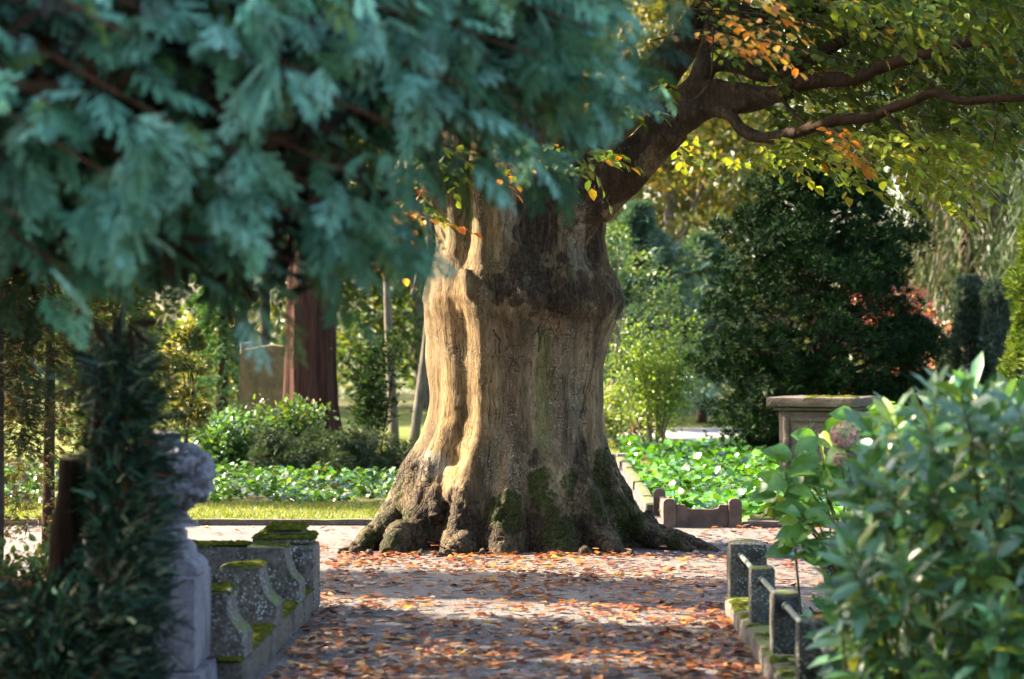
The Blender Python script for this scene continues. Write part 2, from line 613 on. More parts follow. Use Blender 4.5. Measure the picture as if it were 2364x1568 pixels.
def ogee_block(parent, prof, y0, y1, x, z, mat, name='bracket_block', seed=0):
    """solid with an XZ profile, extruded along y, eroded a little"""
    pr = np.asarray(prof)
    dense = []
    for a, b2 in zip(pr, np.roll(pr, -1, 0)):
        n = max(1, int(np.linalg.norm(b2 - a) / 0.02))
        for t in range(n): dense.append(a + (b2 - a) * t / n)
    pr = np.array(dense)
    n = len(pr); ny = max(2, int((y1 - y0) / 0.03)) + 1
    ys = np.linspace(y0, y1, ny)
    c = pr.mean(0)
    rings = []
    for j, yy in enumerate(ys):
        s = 0.965 if j in (0, ny - 1) else 1.0
        q = c + (pr - c) * (1 - (1 - s) * np.array([0.5, 0.5]))
        rings.append(np.stack([q[:, 0] + x, np.full(n, yy), q[:, 1] + z], 1))
    V = np.concatenate(rings)
    V += 0.005 * np.stack([fbm(V * 12 + k * 7, 3, seed + k) for k in range(3)], 1)
    idx = np.arange(n * ny).reshape(ny, n)
    Q = np.stack([idx[:-1], idx[1:], np.roll(idx[1:], -1, 1), np.roll(idx[:-1], -1, 1)], -1).reshape(-1, 4)
    me = bpy.data.meshes.new(name)
    faces = [tuple(r) for r in Q.tolist()] + [tuple(idx[0].tolist()), tuple(idx[-1][::-1].tolist())]
    me.from_pydata(V.tolist(), [], faces)
    me.update()
    fix_normals(me)
    return link(name, me, mat, parent)

# --- right: concrete posts with pipes
rail = thing('grave_railing', 'low concrete posts joined by a weathered pipe rail right of the path', 'railing', (1.30, 14.45, 0), -PK)
fronts = [0.0, -1.47, -2.79, -4.03, -5.07, -6.15]
for i, fy in enumerate(fronts):
    wdt = 0.225 if i == 0 else 0.137
    top = 0.415 if i else 0.42
    V, Q = rough_block(0, wdt, fy, fy + wdt, 0.0 if i == 0 else 0.10, top, amp=0.006, step=0.022, seed=i)
    if i == 0:   # shallow pyramid on the corner post
        t = V[:, 2] > top - 0.02
        cx = np.abs((V[:, :2] - (wdt / 2, fy + wdt / 2)) / (wdt / 2)).max(1)
        V[t, 2] += 0.022 * (1 - np.clip(cx[t], 0, 1))
    po = link('post', new_mesh('post', V, [Q]), M['stone'], rail)
    if i == 0: po['label'] = 'wider corner post with a shallow pointed top'
for i in range(len(fronts) - 1):
    ya, yb = fronts[i], fronts[i + 1] + 0.137
    V, Q, T = tube_geo([(0.072, ya + 0.01, 0.345), (0.072, (ya + yb) / 2, 0.343), (0.072, yb - 0.01, 0.345)], 0.0145, 12)
    link('rail', new_mesh('rail', V, [Q, T]), M['pipe'], rail)
    V, Q, T = tube_geo([(0.072, ya - 0.018, 0.345), (0.072, ya + 0.005, 0.345)], 0.025, 14)
    link('collar', new_mesh('collar', V, [Q, T]), M['collar'], rail)
V, Q, T = tube_geo([(0.2, 0.11, 0.338), (0.4, 0.112, 0.345), (0.60, 0.115, 0.347)], 0.0155, 12)
o = link('rail', new_mesh('rail', V, [Q, T]), M['teal'], rail); o['label'] = 'teal painted cross rail'
V, Q, T = tube_geo([(0.562, 0.113, 0.346), (0.59, 0.113, 0.346)], 0.024, 14)
link('collar', new_mesh('collar', V, [Q, T]), M['collar'], rail)
block('post', M['stone'], rail, 0.58, 0.74, 0.04, 0.20, 0.0, 0.425, seed=11, step=0.022)
ks = [-0.0, -1.25, -2.5, -3.7, -4.95, -6.2, -7.4]
for i in range(6):
    block('kerb_stone', M['kerb'], rail, -0.035, 0.19, ks[i + 1] + 0.006, ks[i] - 0.004, -0.05, 0.112 + 0.006 * (i % 2), amp=0.01, seed=20 + i)
for i in range(len(fronts) - 1):
    moss_pad(rail, -0.03, 0.15, fronts[i + 1] + 0.16, fronts[i] - 0.04, 0.117, 0.016, 30 + i, 0.34)

# --- left: grave border with scrolled brackets
lw = thing('grave_border', 'mossy stone grave border with three scrolled brackets left of the path', 'grave border', (-1.178, 14.43, 0), -PK)
ks = [0.0, -1.05, -2.2, -3.3]
for i in range(3):
    block('kerb_stone', M['kerb'], lw, -0.42, -0.004, ks[i + 1] + 0.004, ks[i] - 0.004, -0.05, 0.145, amp=0.008, seed=40 + i, step=0.04)
OG = [(-.30, 0), (0, 0), (0, .10), (-.012, .122), (-.0375, .139), (-.056, .163), (-.068, .193), (-.079, .235), (-.085, .27), (-.088, .308), (-.30, .308)]
for i, (ya, wd) in enumerate(((-0.72, 0.30), (-1.90, 0.33), (-3.18, 0.31))):
    s = 1.0 if i else 1.02
    ogee_block(lw, np.array(OG) * s, ya, ya + wd, -0.01, 0.146, M['stone_side'], seed=60 + i)
    moss_pad(lw, -0.30, -0.09, ya + 0.01, ya + wd - 0.01, 0.146 + .308 * s + 0.004, 0.02 if i == 2 else 0.012, 70 + i, 0.62 if i == 2 else 0.5)
    # moss running down the scroll
    cv = smooth_path([(a, b2) for a, b2 in OG[2:10]], 5)
    cv[:, 0] += 0.006; cv[:, 1] += 0.004
    ny = 24
    ys = np.linspace(ya + 0.02, ya + wd - 0.03, ny)
    V = np.array([(c[0] * s - 0.01, yy, c[1] * s + 0.146) for c in cv for yy in ys])
    V += np.stack([np.ones(len(V)), np.zeros(len(V)), np.ones(len(V))], 1) * (0.011 * fbm(V * 30, 3, 80 + i) + 0.05 * fbm(V * 6, 2, 90 + i) - 0.016)[:, None]
    ii = np.arange(len(V)).reshape(len(cv), ny)
    Q = np.stack([ii[:-1, :-1], ii[:-1, 1:], ii[1:, 1:], ii[1:, :-1]], -1).reshape(-1, 4)
    link('moss', new_mesh('moss', V, [Q]), M['moss'], lw)
for i, (y0, y1) in enumerate(((-0.40, -0.02), (-1.54, -0.76), (-2.82, -1.93), (-3.3, -3.2))):
    moss_pad(lw, -0.40, -0.012, y0, y1, 0.150, 0.022, 100 + i, 0.72)
block('corner_pillar', M['stone_side'], lw, -0.385, -0.001, 0.0, 0.38, 0, 0.415, seed=50)
block('cap', M['stone_side'], lw, -0.375, -0.012, 0.01, 0.37, 0.416, 0.455, seed=51)
block('cap', M['stone_side'], lw, -0.325, -0.06, 0.05, 0.33, 0.455, 0.50, seed=52, bev=0.03)
moss_pad(lw, -0.385, -0.005, 0.0, 0.375, 0.452, 0.026, 53, 0.8)
moss_pad(lw, -0.32, -0.065, 0.05, 0.33, 0.500, 0.034, 54, 0.75)
block('back_panel', M['stone_side'], lw, -0.86, -0.386, 0.10, 0.28, 0, 0.40, seed=55)
moss_pad(lw, -0.86, -0.39, 0.10, 0.28, 0.403, 0.02, 56, 0.75)

# --- left foreground monument with carved finial
mo = thing('grave_monument', 'grey stone monument with carved flower finial half hidden by the dark yew', 'monument', (-1.388, 10.6, 0), 0)
block('plinth', M['monument'], mo, -0.50, 0.028, -0.03, 0.64, 0, 0.17, seed=110, step=0.05)
block('pedestal', M['monument'], mo, -0.46, 0.0, 0.0, 0.60, 0.171, 0.585, amp=0.003, seed=111, step=0.05, bev=0.01)
prof = [(-.46, 0), (0, 0), (-.005, .03), (-.03, .055), (-.055, .066), (-.06, .10), (-.082, .13), (-.10, .135), (-.10, .17), (-.13, .20), (-.16, .21), (-.30, .21), (-.34, .17), (-.40, .066), (-.46, .03)]
ogee_block(mo, prof, 0.10, 0.52, 0.0, 0.586, M['monument'], 'moulded_shoulder', 112)
# waisted neck and finial, turned about the vertical, then carved
def lathe(name, prof, cx, cy, mat, parent, n=48, carve=None):
    prof = smooth_path(prof, 6)
    ang = np.linspace(0, 2 * math.pi, n, endpoint=False)
    V = np.array([(cx + r * math.cos(a), cy + r * math.sin(a), z) for r, z in prof for a in ang])
    if carve: V = carve(V)
    i = np.arange(len(V)).reshape(len(prof), n)
    Q = np.stack([i[:-1], np.roll(i[:-1], -1, 1), np.roll(i[1:], -1, 1), i[1:]], -1).reshape(-1, 4)
    return link(name, new_mesh(name, V, [Q]), mat, parent)
lathe('neck', [(0.15, 0.79), (0.14, 0.805), (0.115, 0.82), (0.095, 0.845), (0.10, 0.87), (0.12, 0.885), (0.12, 0.90)], -0.17, 0.31, M['monument'], mo)
def carve(V):
    c = np.array((-0.17, 0.31, 1.02))
    D = V - c
    p = D * 21
    bl = 1 - 2 * np.abs(fbm(p, 2, 5))                # rounded petals with sharp furrows
    deep = sstep(0.1, 0.45, fbm(D * 15, 2, 8))
    k = 1 + 0.30 * (bl - 0.6) - 0.34 * deep
    return c + D * k[:, None]
lathe('carved_flowers', [(0.05, 0.87), (0.13, 0.885), (0.18, 0.93), (0.205, 0.99), (0.205, 1.05), (0.18, 1.105), (0.13, 1.14), (0.06, 1.155), (0.005, 1.16)], -0.17, 0.31, M['monument'], mo, n=120, carve=carve)
lathe('finial_crown', [(0.10, 1.13), (0.105, 1.16), (0.085, 1.175), (0.085, 1.205), (0.06, 1.215), (0.005, 1.22)], -0.19, 0.30, M['monument'], mo, n=24)

# --- right, behind the beech: small grave enclosure
en = thing('grave_enclosure', 'low reddish stone grave enclosure with square posts behind the beech roots', 'grave border', (1.33, 21.26, 0), -0.015)
def tpost(x, y, w_=0.112, h=0.262, seed=0):
    prof = [(0, 0), (w_, 0), (w_, h - .03), (w_ * .8, h - .006), (w_ * .5, h), (w_ * .2, h - .006), (0, h - .03)]
    ogee_block(en, prof, y, y + w_, x, 0, M['redstone'], 'post', seed)
tpost(0, 0, seed=1); tpost(0.578, 0, seed=2); tpost(-0.02, 1.5, seed=3)
pr = [(0.113, 0), (0.577, 0), (0.577, .205), (0.50, .205), (0.485, .175), (0.46, .168), (0.23, .168), (0.205, .175), (0.19, .205), (0.113, .205)]
ogee_block(en, pr, 0.03, 0.09, 0, 0, M['redstone'], 'front_panel', 4)
block('side_panel', M['redstone'], en, 0.03, 0.085, 0.113, 1.498, 0, 0.19, seed=6, step=0.06)
block('low_kerb', M['redstone'], en, 0.691, 3.2, 0.0, 0.10, 0, 0.062, seed=7, step=0.08)
bk = thing('kerb', 'pale stone kerb along the ivy bed behind the beech', 'kerb', (1.335, 22.9, 0), -0.0145)
yy = 0
for i, L in enumerate((1.3, 1.5, 1.1, 1.7, 1.4, 1.8, 1.3)):
    block('kerb_stone', M['kerb'], bk, -0.06 + 0.012 * (i % 3), 0.06, yy + 0.01, yy + L - 0.01, -0.02, 0.10 + 0.015 * (i % 2), seed=120 + i, step=0.08)
    yy += L
ck = thing('cross_kerb', 'grey stone kerb crossing the end of the narrow path', 'kerb', (0.2, 33.2, 0))
for i in range(3):
    block('kerb_stone', M['palestone'], ck, i * 0.62, i * 0.62 + 0.61, 0, 0.14, -0.02, 0.13, seed=130 + i, step=0.08)
te = thing('timber_edging', 'thin dark timber edging along the sunlit lawn behind the grave border', 'edging', (-12, 21.5, 0), 0.0)
for i in range(5):
    block('edging_board', M['kerb'], te, i * 2.3, i * 2.3 + 2.295, 0, 0.09, -0.02, 0.065, seed=140 + i, step=0.1)

# --- right chest tomb
ct = thing('chest_tomb', 'brown stone chest tomb with overhanging mossy slab below the dark cypress', 'tomb', (3.66, 28.4, 0), rad(-24))
block('body', M['chest'], ct, -0.42, 0.42, -0.42, 0.42, 0.10, 0.845, seed=150, step=0.07)
block('plinth', M['chest'], ct, -0.5, 0.5, -0.5, 0.5, -0.02, 0.11, seed=151, step=0.07)
for s in ((-0.36, -0.28), (0.28, 0.36)):
    block('panel_moulding', M['chest'], ct, s[0], s[1], -0.445, -0.418, 0.18, 0.78, seed=152, step=0.05)
block('panel_moulding', M['chest'], ct, -0.28, 0.28, -0.445, -0.418, 0.72, 0.78, seed=153, step=0.05)
block('panel_moulding', M['chest'], ct, -0.28, 0.28, -0.445, -0.418, 0.18, 0.24, seed=154, step=0.05)
for s in ((-0.42, -0.35), (0.35, 0.42)):
    block('pilaster', M['chest'], ct, 0.418, 0.445, s[0], s[1], 0.12, 0.84, seed=155, step=0.05)
block('cornice', M['chest'], ct, -0.47, 0.47, -0.47, 0.47, 0.846, 0.895, seed=156, step=0.07)
block('top_slab', M['chest'], ct, -0.54, 0.54, -0.54, 0.54, 0.896, 1.01, seed=157, step=0.05)
moss_pad(ct, -0.1, 0.53, -0.54, -0.3, 1.005, 0.03, 158, 0.6, 0.03)

# --- headstones behind, left
hs = thing('headstone', 'tall olive brown headstone beside the red barked trunk', 'headstone', (GX(551, 34), 34, 0), rad(-18))
prof = [(0, 0), (1.0, 0), (1.0, 1.50), (0.92, 1.58), (0.5, 1.63), (0.08, 1.56), (0, 1.50)]
ogee_block(hs, prof, 0, 0.16, 0, 0, M['slab'], 'slab', 160)
block('base', M['slab'], hs, -0.08, 1.08, -0.05, 0.24, -0.02, 0.16, seed=161, step=0.1)
h2 = thing('pale_headstone', 'narrow pale stone pillar peeping out behind the tall headstone', 'headstone', (GX(556, 36.5), 36.5, 0), rad(8))
block('shaft', M['palestone'], h2, 0, 0.26, 0, 0.26, 0.1, 1.66, seed=162, step=0.1)
block('base', M['palestone'], h2, -0.1, 0.36, -0.1, 0.36, -0.02, 0.101, seed=163, step=0.1)

# ------------------------------------------------------------------ the great beech
TC = np.array((0.046, 19.6))
K = 19.6 / F
def zz(y): return CAM_H + (800 - y) * K
ysL = [-250, 0, 300, 400, 480, 560, 610, 640, 690, 720, 740, 780, 850, 900, 960, 1000, 1040, 1080, 1120, 1160, 1200, 1240, 1262, 1300]
Lp = [235, 222, 212, 208, 198, 194, 204, 214, 222, 219, 213, 209, 207, 202, 205, 220, 245, 270, 290, 306, 330, 372, 392, 420]
ysR = [-250, 0, 300, 400, 480, 560, 610, 640, 690, 720, 740, 780, 850, 900, 960, 1000, 1040, 1080, 1120, 1160, 1200, 1240, 1262, 1300]
Rp = [95, 115, 165, 190, 205, 206, 214, 232, 246, 240, 228, 213, 197, 195, 198, 201, 211, 231, 251, 271, 296, 330, 350, 380]
nz_, na_ = 290, 300
zs = np.linspace(-0.15, 5.0, nz_)
Lr = np.interp(-zs, [-zz(y) for y in ysL], np.array(Lp) * K)
Rr = np.interp(-zs, [-zz(y) for y in ysR], np.array(Rp) * K)
ph = np.linspace(-math.pi, math.pi, na_, endpoint=False)
Zg, Pg = np.meshgrid(zs, ph, indexing='ij')
cph = np.cos(Pg)
base = (Rr[:, None] * (1 + cph) + Lr[:, None] * (1 - cph)) / 2
base = base * (1 - 0.06 * np.sin(Pg) ** 2)
def bumpf(deg, width, amp):
    d = (np.degrees(Pg) - deg + 180) % 360 - 180
    return amp * np.exp(-(d / width) ** 2)
# buttress roots and the hollows between them
roots = [(178, 17, 1.0), (-146, 10, .78), (-118, 9, .92), (-97, 10, .95), (-72, 12, .98), (-47, 11, 1.0), (-22, 9, .98), (4, 14, 1.0), (40, 16, .9), (80, 18, .95), (120, 18, .95), (150, 10, .85)]
ridge = np.zeros_like(Pg)
for dg, wd, a in roots:
    ridge = np.maximum(ridge, bumpf(dg, wd, a))
hol = 0.34 * np.exp(-np.clip(Zg, 0, 9) / 0.30) + 0.10 * np.exp(-((Zg - .5) / .35) ** 2)
r = base * (1 - hol * (1 - ridge))
# flutes of the bole
fl = (bumpf(-113, 6, .07) + bumpf(-102, 5, -.07) + bumpf(-88, 8, .05) + bumpf(-72, 5, -.055) + bumpf(-59, 6, .05) + bumpf(-42, 5, -.055)
      + bumpf(-30, 6, .02) + bumpf(-142, 7, .03) + bumpf(-128, 5, -.045) + bumpf(-157, 6, -.02)
      + bumpf(60, 14, -.05) + bumpf(110, 12, -.05))
r *= 1 + fl * sstep(0.15, 0.8, Zg) * (1 - 0.3 * sstep(1.7, 2.0, Zg))
# folds above the swollen ring
up = sstep(1.95, 2.75, Zg) * (1 - .5 * sstep(3.2, 4.4, Zg))
fo = (bumpf(-150, 5, -.03) + bumpf(-138, 6, .03) + bumpf(-127, 3.5, -.06) + bumpf(-112, 9, .06) + bumpf(-98, 4, -.05) + bumpf(-80, 9, -.26)
      + bumpf(-58, 10, .05) + bumpf(-33, 5, -.16) + bumpf(-18, 7, .03) + bumpf(90, 20, -.2))
r *= 1 + fo * up
ringm = np.exp(-((Zg - 1.98) / 0.17) ** 2)
X = np.cos(Pg) * r; Y = np.sin(Pg) * r
pts = np.stack([X.ravel(), Y.ravel(), Zg.ravel()], 1)
lump = fbm(pts * 4.0, 3, 3) * 0.028 + fbm(pts * (2.2, 2.2, .8), 2, 9) * 0.03
lump += ringm.ravel() * (1 - 2 * np.abs(fbm(pts * (6, 6, 4), 3, 17))) * 0.03 * np.clip(.35 + .65 * np.cos(Pg.ravel() + .9), .3, 1)
lump += np.exp(-np.clip(Zg.ravel(), 0, 9) / .35) * fbm(pts * 5, 3, 21) * 0.022
rr = (r.ravel() + lump)
pts[:, 0] = np.cos(Pg.ravel()) * rr; pts[:, 1] = np.sin(Pg.ravel()) * rr
bm_ = MB()
idx = np.arange(nz_ * na_).reshape(nz_, na_)
Q = np.stack([idx[:-1], np.roll(idx[:-1], -1, 1), np.roll(idx[1:], -1, 1), idx[1:]], -1).reshape(-1, 4)
pts2 = np.concatenate([pts, [(0, 0, -0.15), (0, 0, 5.0)]])
k = np.arange(na_)
T = np.concatenate([np.stack([np.full(na_, nz_ * na_), (k + 1) % na_, k], 1),
                    np.stack([np.full(na_, nz_ * na_ + 1), (nz_ - 1) * na_ + k, (nz_ - 1) * na_ + (k + 1) % na_], 1)])
bm_.add(pts2 + (TC[0], TC[1], 0), Q, T)

def limb(pp, n=18, k=6, jit=0.16, seed=0):
    """pp rows: x_px, y_px, depth, radius"""
    q = np.array([[*P(a, b2, c), rr_] for a, b2, c, rr_ in pp])
    s = smooth_path(q, k)
    V, Q2, T2 = tube_geo(s[:, :3], np.clip(s[:, 3], .004, 9), n, jit, seed)
    return V, Q2, T2
UPPER = [(1585, 235, 18.8, .08), (1640, 205, 18.65, .07), (1690, 208, 18.5, .07), (1740, 218, 18.4, .072), (1804, 217, 18.2, .068), (1847, 194, 18.0, .062), (1911, 184, 17.8, .057), (1975, 182, 17.6, .053), (2038, 154, 17.4, .05), (2124, 128, 17.1, .046), (2209, 102, 16.8, .042), (2294, 81, 16.6, .038), (2390, 40, 16.4, .034), (2500, 10, 16.2, .03)]
LOWER = [(1640, 250, 18.6, .06), (1684, 266, 18.4, .052), (1706, 293, 18.3, .05), (1740, 314, 18.2, .05), (1783, 319, 18.0, .047), (1847, 304, 17.8, .044), (1902, 286, 17.6, .042), (1953, 276, 17.5, .04), (2013, 271, 17.3, .038), (2055, 252, 17.2, .036), (2098, 238, 17.0, .035), (2158, 213, 16.8, .032), (2192, 226, 16.7, .03), (2230, 234, 16.6, .029), (2294, 228, 16.4, .027), (2364, 226, 16.2, .025), (2480, 215, 15.9, .02)]
THIRD = [(1630, 150, 18.75, .07), (1700, 150, 18.6, .066), (1760, 175, 18.5, .062), (1820, 165, 18.4, .06), (1900, 120, 18.3, .05), (1990, 70, 18.2, .045), (2100, 30, 18.0, .04), (2250, -40, 17.8, .03)]
LIMBS = [
    # main limb sweeping right
    [(1225, 700, 19.75, .22), (1262, 590, 19.5, .27), (1320, 500, 19.25, .25), (1395, 432, 19.1, .215), (1470, 365, 19.0, .195), (1535, 300, 18.9, .185), (1585, 240, 18.8, .145), (1620, 180, 18.75, .095), (1640, 110, 18.8, .085), (1650, 40, 19.0, .08), (1650, -120, 19.6, .07)],
    [(1520, 310, 18.85, .14), (1575, 275, 18.75, .125), (1630, 250, 18.65, .095), (1690, 244, 18.5, .075), (1745, 240, 18.4, .06), (1800, 222, 18.3, .05)],
    UPPER[:7], LOWER[:6], THIRD[:5],
    # second limb behind
    [(1255, 520, 19.8, .26), (1310, 400, 19.9, .24), (1400, 300, 20.0, .19), (1490, 215, 20.0, .17), (1565, 120, 20.0, .15), (1640, 10, 20.0, .13), (1740, -150, 20, .11)],
    # inner rising stems
    [(1140, 560, 19.55, .36), (1130, 430, 19.6, .34), (1110, 300, 19.7, .31), (1070, 120, 19.9, .27), (1010, -150, 20.2, .22), (930, -500, 20.5, .16)],
    [(1060, 520, 19.5, .16), (1020, 420, 19.3, .17), (960, 330, 19.1, .15), (860, 230, 18.9, .12), (720, 120, 18.7, .09), (560, -60, 18.6, .07)],
    [(1240, 430, 20.0, .28), (1260, 250, 20.2, .26), (1290, 20, 20.4, .23), (1330, -300, 20.8, .17), (1380, -700, 21, .11)],
    # roots on the ground
    [(1480, 1200, 19.6, .10), (1530, 1238, 19.5, .085), (1580, 1252, 19.3, .075), (1625, 1268, 19.0, .06), (1668, 1284, 18.7, .03)],
    [(1470, 1215, 19.2, .11), (1525, 1250, 19.0, .075), (1570, 1258, 18.9, .055), (1605, 1277, 18.7, .04), (1640, 1290, 18.5, .02)],
    [(1360, 1225, 18.9, .09), (1400, 1262, 18.65, .07), (1430, 1280, 18.5, .035)],
    [(905, 1200, 19.3, .10), (868, 1235, 19.0, .10), (840, 1258, 18.8, .08), (812, 1272, 18.7, .05), (780, 1275, 18.6, .02)],
    [(930, 1225, 19.0, .10), (915, 1248, 18.75, .115), (905, 1264, 18.65, .10), (892, 1280, 18.5, .06)],
    [(1100, 1225, 18.85, .08), (1068, 1252, 18.62, .075), (1048, 1266, 18.5, .06), (1022, 1280, 18.4, .03)],
    [(1090, 1262, 18.6, .05), (1050, 1276, 18.45, .045), (1010, 1284, 18.3, .03), (985, 1288, 18.25, .012)],
    # burls at the foot, left of centre
    [(1052, 1090, 19.05, .08), (1050, 1130, 18.95, .095), (1046, 1160, 18.92, .07)],
    [(1020, 1090, 19.08, .06), (1005, 1140, 19.0, .06), (1004, 1200, 18.85, .06)],
    [(1072, 625, 18.95, .05), (1078, 650, 18.9, .055), (1088, 690, 18.88, .04)],
]
for i, L in enumerate(LIMBS):
    bm_.add(*limb(L, seed=200 + i, jit=0.22 if i > 8 else .14))
for (x, y, d, rr_) in ((1112, 1274, 18.4, .035), (1350, 1275, 18.45, .05), (1455, 1280, 18.4, .04), (820, 1272, 18.5, .05), (850, 1280, 18.4, .04), (975, 1276, 18.45, .04),
                       (1400, 690, 19.25, .08), (1420, 705, 19.45, .09), (1330, 690, 19.02, .09), (1255, 700, 18.98, .08)):
    c = P(x, y, d)
    q = [(c[0] - rr_ * .9, c[1], c[2]), (c[0] - rr_ * .5, c[1], c[2]), tuple(c), (c[0] + rr_ * .5, c[1], c[2]), (c[0] + rr_ * .9, c[1], c[2])]
    bm_.add(*tube_geo(q, [rr_ * .35, rr_ * .85, rr_, rr_ * .85, rr_ * .35], 12, .2, 3))
me0 = bm_.mesh('trunk_raw')
tmp = bpy.data.objects.new('trunk_raw', me0)
col.objects.link(tmp)
rm = tmp.modifiers.new('r', 'REMESH'); rm.mode = 'VOXEL'; rm.voxel_size = 0.018
sm = tmp.modifiers.new('s', 'SMOOTH'); sm.factor = 0.5; sm.iterations = 4
dg = bpy.context.evaluated_depsgraph_get()
ev = tmp.evaluated_get(dg)
me = bpy.data.meshes.new_from_object(ev)
bpy.data.objects.remove(tmp)
n = len(me.vertices)
V = np.zeros(n * 3, np.float32); me.vertices.foreach_get('co', V); V = V.reshape(-1, 3).astype(float)
Nn = np.zeros(n * 3, np.float32); me.vertices.foreach_get('normal', Nn); Nn = Nn.reshape(-1, 3).astype(float)
px = V[:, 0] / V[:, 1] * F + 1182
py = 800 - (V[:, 2] - CAM_H) / V[:, 1] * F
front = sstep(-0.1, 0.35, -Nn[:, 1])
z = V[:, 2]
NB = [fbm(V * 7, 4, 300 + k_) for k_ in range(4)]
def blob(x, y, rx, ry, nz=0.35, seed=0):
    d = ((px - x) / rx) ** 2 + ((py - y) / ry) ** 2
    d = d + nz * (NB[seed % 4] * 2.2)
    return 1 - sstep(0.45, 1.25, d)
f1 = fbm(V * 5, 4, 31); f2 = fbm(V * (9, 9, 2.5), 4, 41); f3 = fbm(V * 16, 3, 51)
inside = (py > 360) & (px < 1480)
# rough, dark bark at the foot: tongues that climb between the flutes
ang = np.arctan2(V[:, 1] - TC[1], V[:, 0] - TC[0])
climb = 0.48 + 0.22 * fbm(np.stack([np.cos(ang) * 3, np.sin(ang) * 3, z * 0.5], 1), 3, 61) + 0.09 * f3
foot = 1 - sstep(-0.05, 0.06, z - climb)
foot = np.maximum(foot, blob(1340, 1075, 28, 75, .2, 1)); foot = np.maximum(foot, blob(1400, 1120, 40, 90, .2, 2))
foot = np.maximum(foot, blob(950, 1095, 55, 60, .3, 3))
# bare bark reaches low on the bright flute and between roots
foot *= 1 - 0.9 * blob(1105, 1120, 24, 90, .3, 4) * (py < 1200)
foot *= 1 - 0.8 * blob(1180, 1110, 50, 45, .4, 5)
ring = np.exp(-((z - 1.97) / .16) ** 2) * sstep(-.25, .2, f1 + .25) * (px > 1090)
ring = np.maximum(ring, .6 * np.exp(-((z - 2.03) / .09) ** 2) * sstep(-.1, .25, f1 + .1))
ring *= (px < 1480)
ring = np.clip(ring * sstep(-.3, .25, fbm(V * (4, 4, 3), 3, 66)) * sstep(1000, 1150, px), 0, 1)
rough = np.clip(np.maximum(foot, ring * .8), 0, 1)
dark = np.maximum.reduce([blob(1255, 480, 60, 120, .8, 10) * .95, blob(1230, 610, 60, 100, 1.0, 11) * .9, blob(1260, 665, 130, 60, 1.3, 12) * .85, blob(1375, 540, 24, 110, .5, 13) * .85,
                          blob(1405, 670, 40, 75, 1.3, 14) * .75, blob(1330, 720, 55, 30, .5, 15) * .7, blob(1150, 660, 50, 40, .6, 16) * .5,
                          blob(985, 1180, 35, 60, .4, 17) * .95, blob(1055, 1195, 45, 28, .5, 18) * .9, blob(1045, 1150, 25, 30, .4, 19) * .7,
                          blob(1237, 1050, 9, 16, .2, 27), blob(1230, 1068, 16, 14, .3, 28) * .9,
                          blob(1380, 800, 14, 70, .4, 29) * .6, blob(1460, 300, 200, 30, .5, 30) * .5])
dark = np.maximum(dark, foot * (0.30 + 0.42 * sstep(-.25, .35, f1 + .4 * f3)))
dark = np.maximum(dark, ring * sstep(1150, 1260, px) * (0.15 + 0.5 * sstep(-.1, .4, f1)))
moss = np.maximum.reduce([blob(1185, 1185, 75, 45, .7, 40), blob(1255, 1160, 38, 100, .6, 41), blob(1390, 1120, 32, 95, .6, 42), blob(1300, 1230, 60, 40, .7, 43), blob(1440, 1190, 55, 60, .7, 44),
                          blob(900, 1190, 50, 80, .8, 45) * .8, blob(870, 1240, 45, 35, .7, 46), blob(1560, 1255, 22, 22, .5, 47), blob(1237, 1055, 20, 30, .5, 48) * .7, blob(1340, 1120, 50, 70, .8, 49) * .9, blob(940, 1100, 35, 50, .7, 50) * .5])
moss = moss * sstep(-.35, .1, f2 + .12) * (z < 1.0)
rust_shade = np.maximum.reduce([blob(1500, 320, 90, 110, .3, 60) * (Nn[:, 2] > -.2), blob(1400, 430, 110, 60, .4, 61) * .9, blob(1620, 190, 80, 90, .3, 62) * .8, blob(1180, 400, 100, 50, .6, 65) * .5, blob(1330, 640, 60, 60, .6, 63) * .4, blob(1310, 1000, 12, 90, .4, 66) * .5, blob(1000, 400, 90, 60, .4, 67) * .9])
pale = np.maximum.reduce([blob(1345, 570, 45, 90, .5, 70), blob(1190, 500, 40, 90, .6, 71) * .8, blob(1300, 960, 40, 160, .5, 72) * .5, blob(1000, 1075, 45, 40, .5, 73), blob(1330, 480, 40, 50, .5, 74) * .7])
warm_sunlit = np.maximum.reduce([blob(1045, 900, 100, 260, .15, 80), blob(1090, 520, 80, 150, .3, 81) * .8]) * (1 - foot)  # algae tint that also paints the sunlight on the left flank
lich = np.maximum.reduce([blob(1170, 960, 30, 170, .35, 90), blob(1300, 900, 60, 140, .6, 91) * .8, blob(1190, 1080, 90, 70, .6, 92), blob(1410, 700, 50, 60, .5, 93) * .9, blob(1060, 820, 70, 60, .8, 94) * .7, blob(1340, 500, 70, 90, .6, 96), blob(1150, 560, 90, 120, .8, 98) * .6])
greenish = np.maximum(blob(1255, 930, 26, 200, .3, 100), blob(1040, 480, 80, 110, .6, 101) * .6)
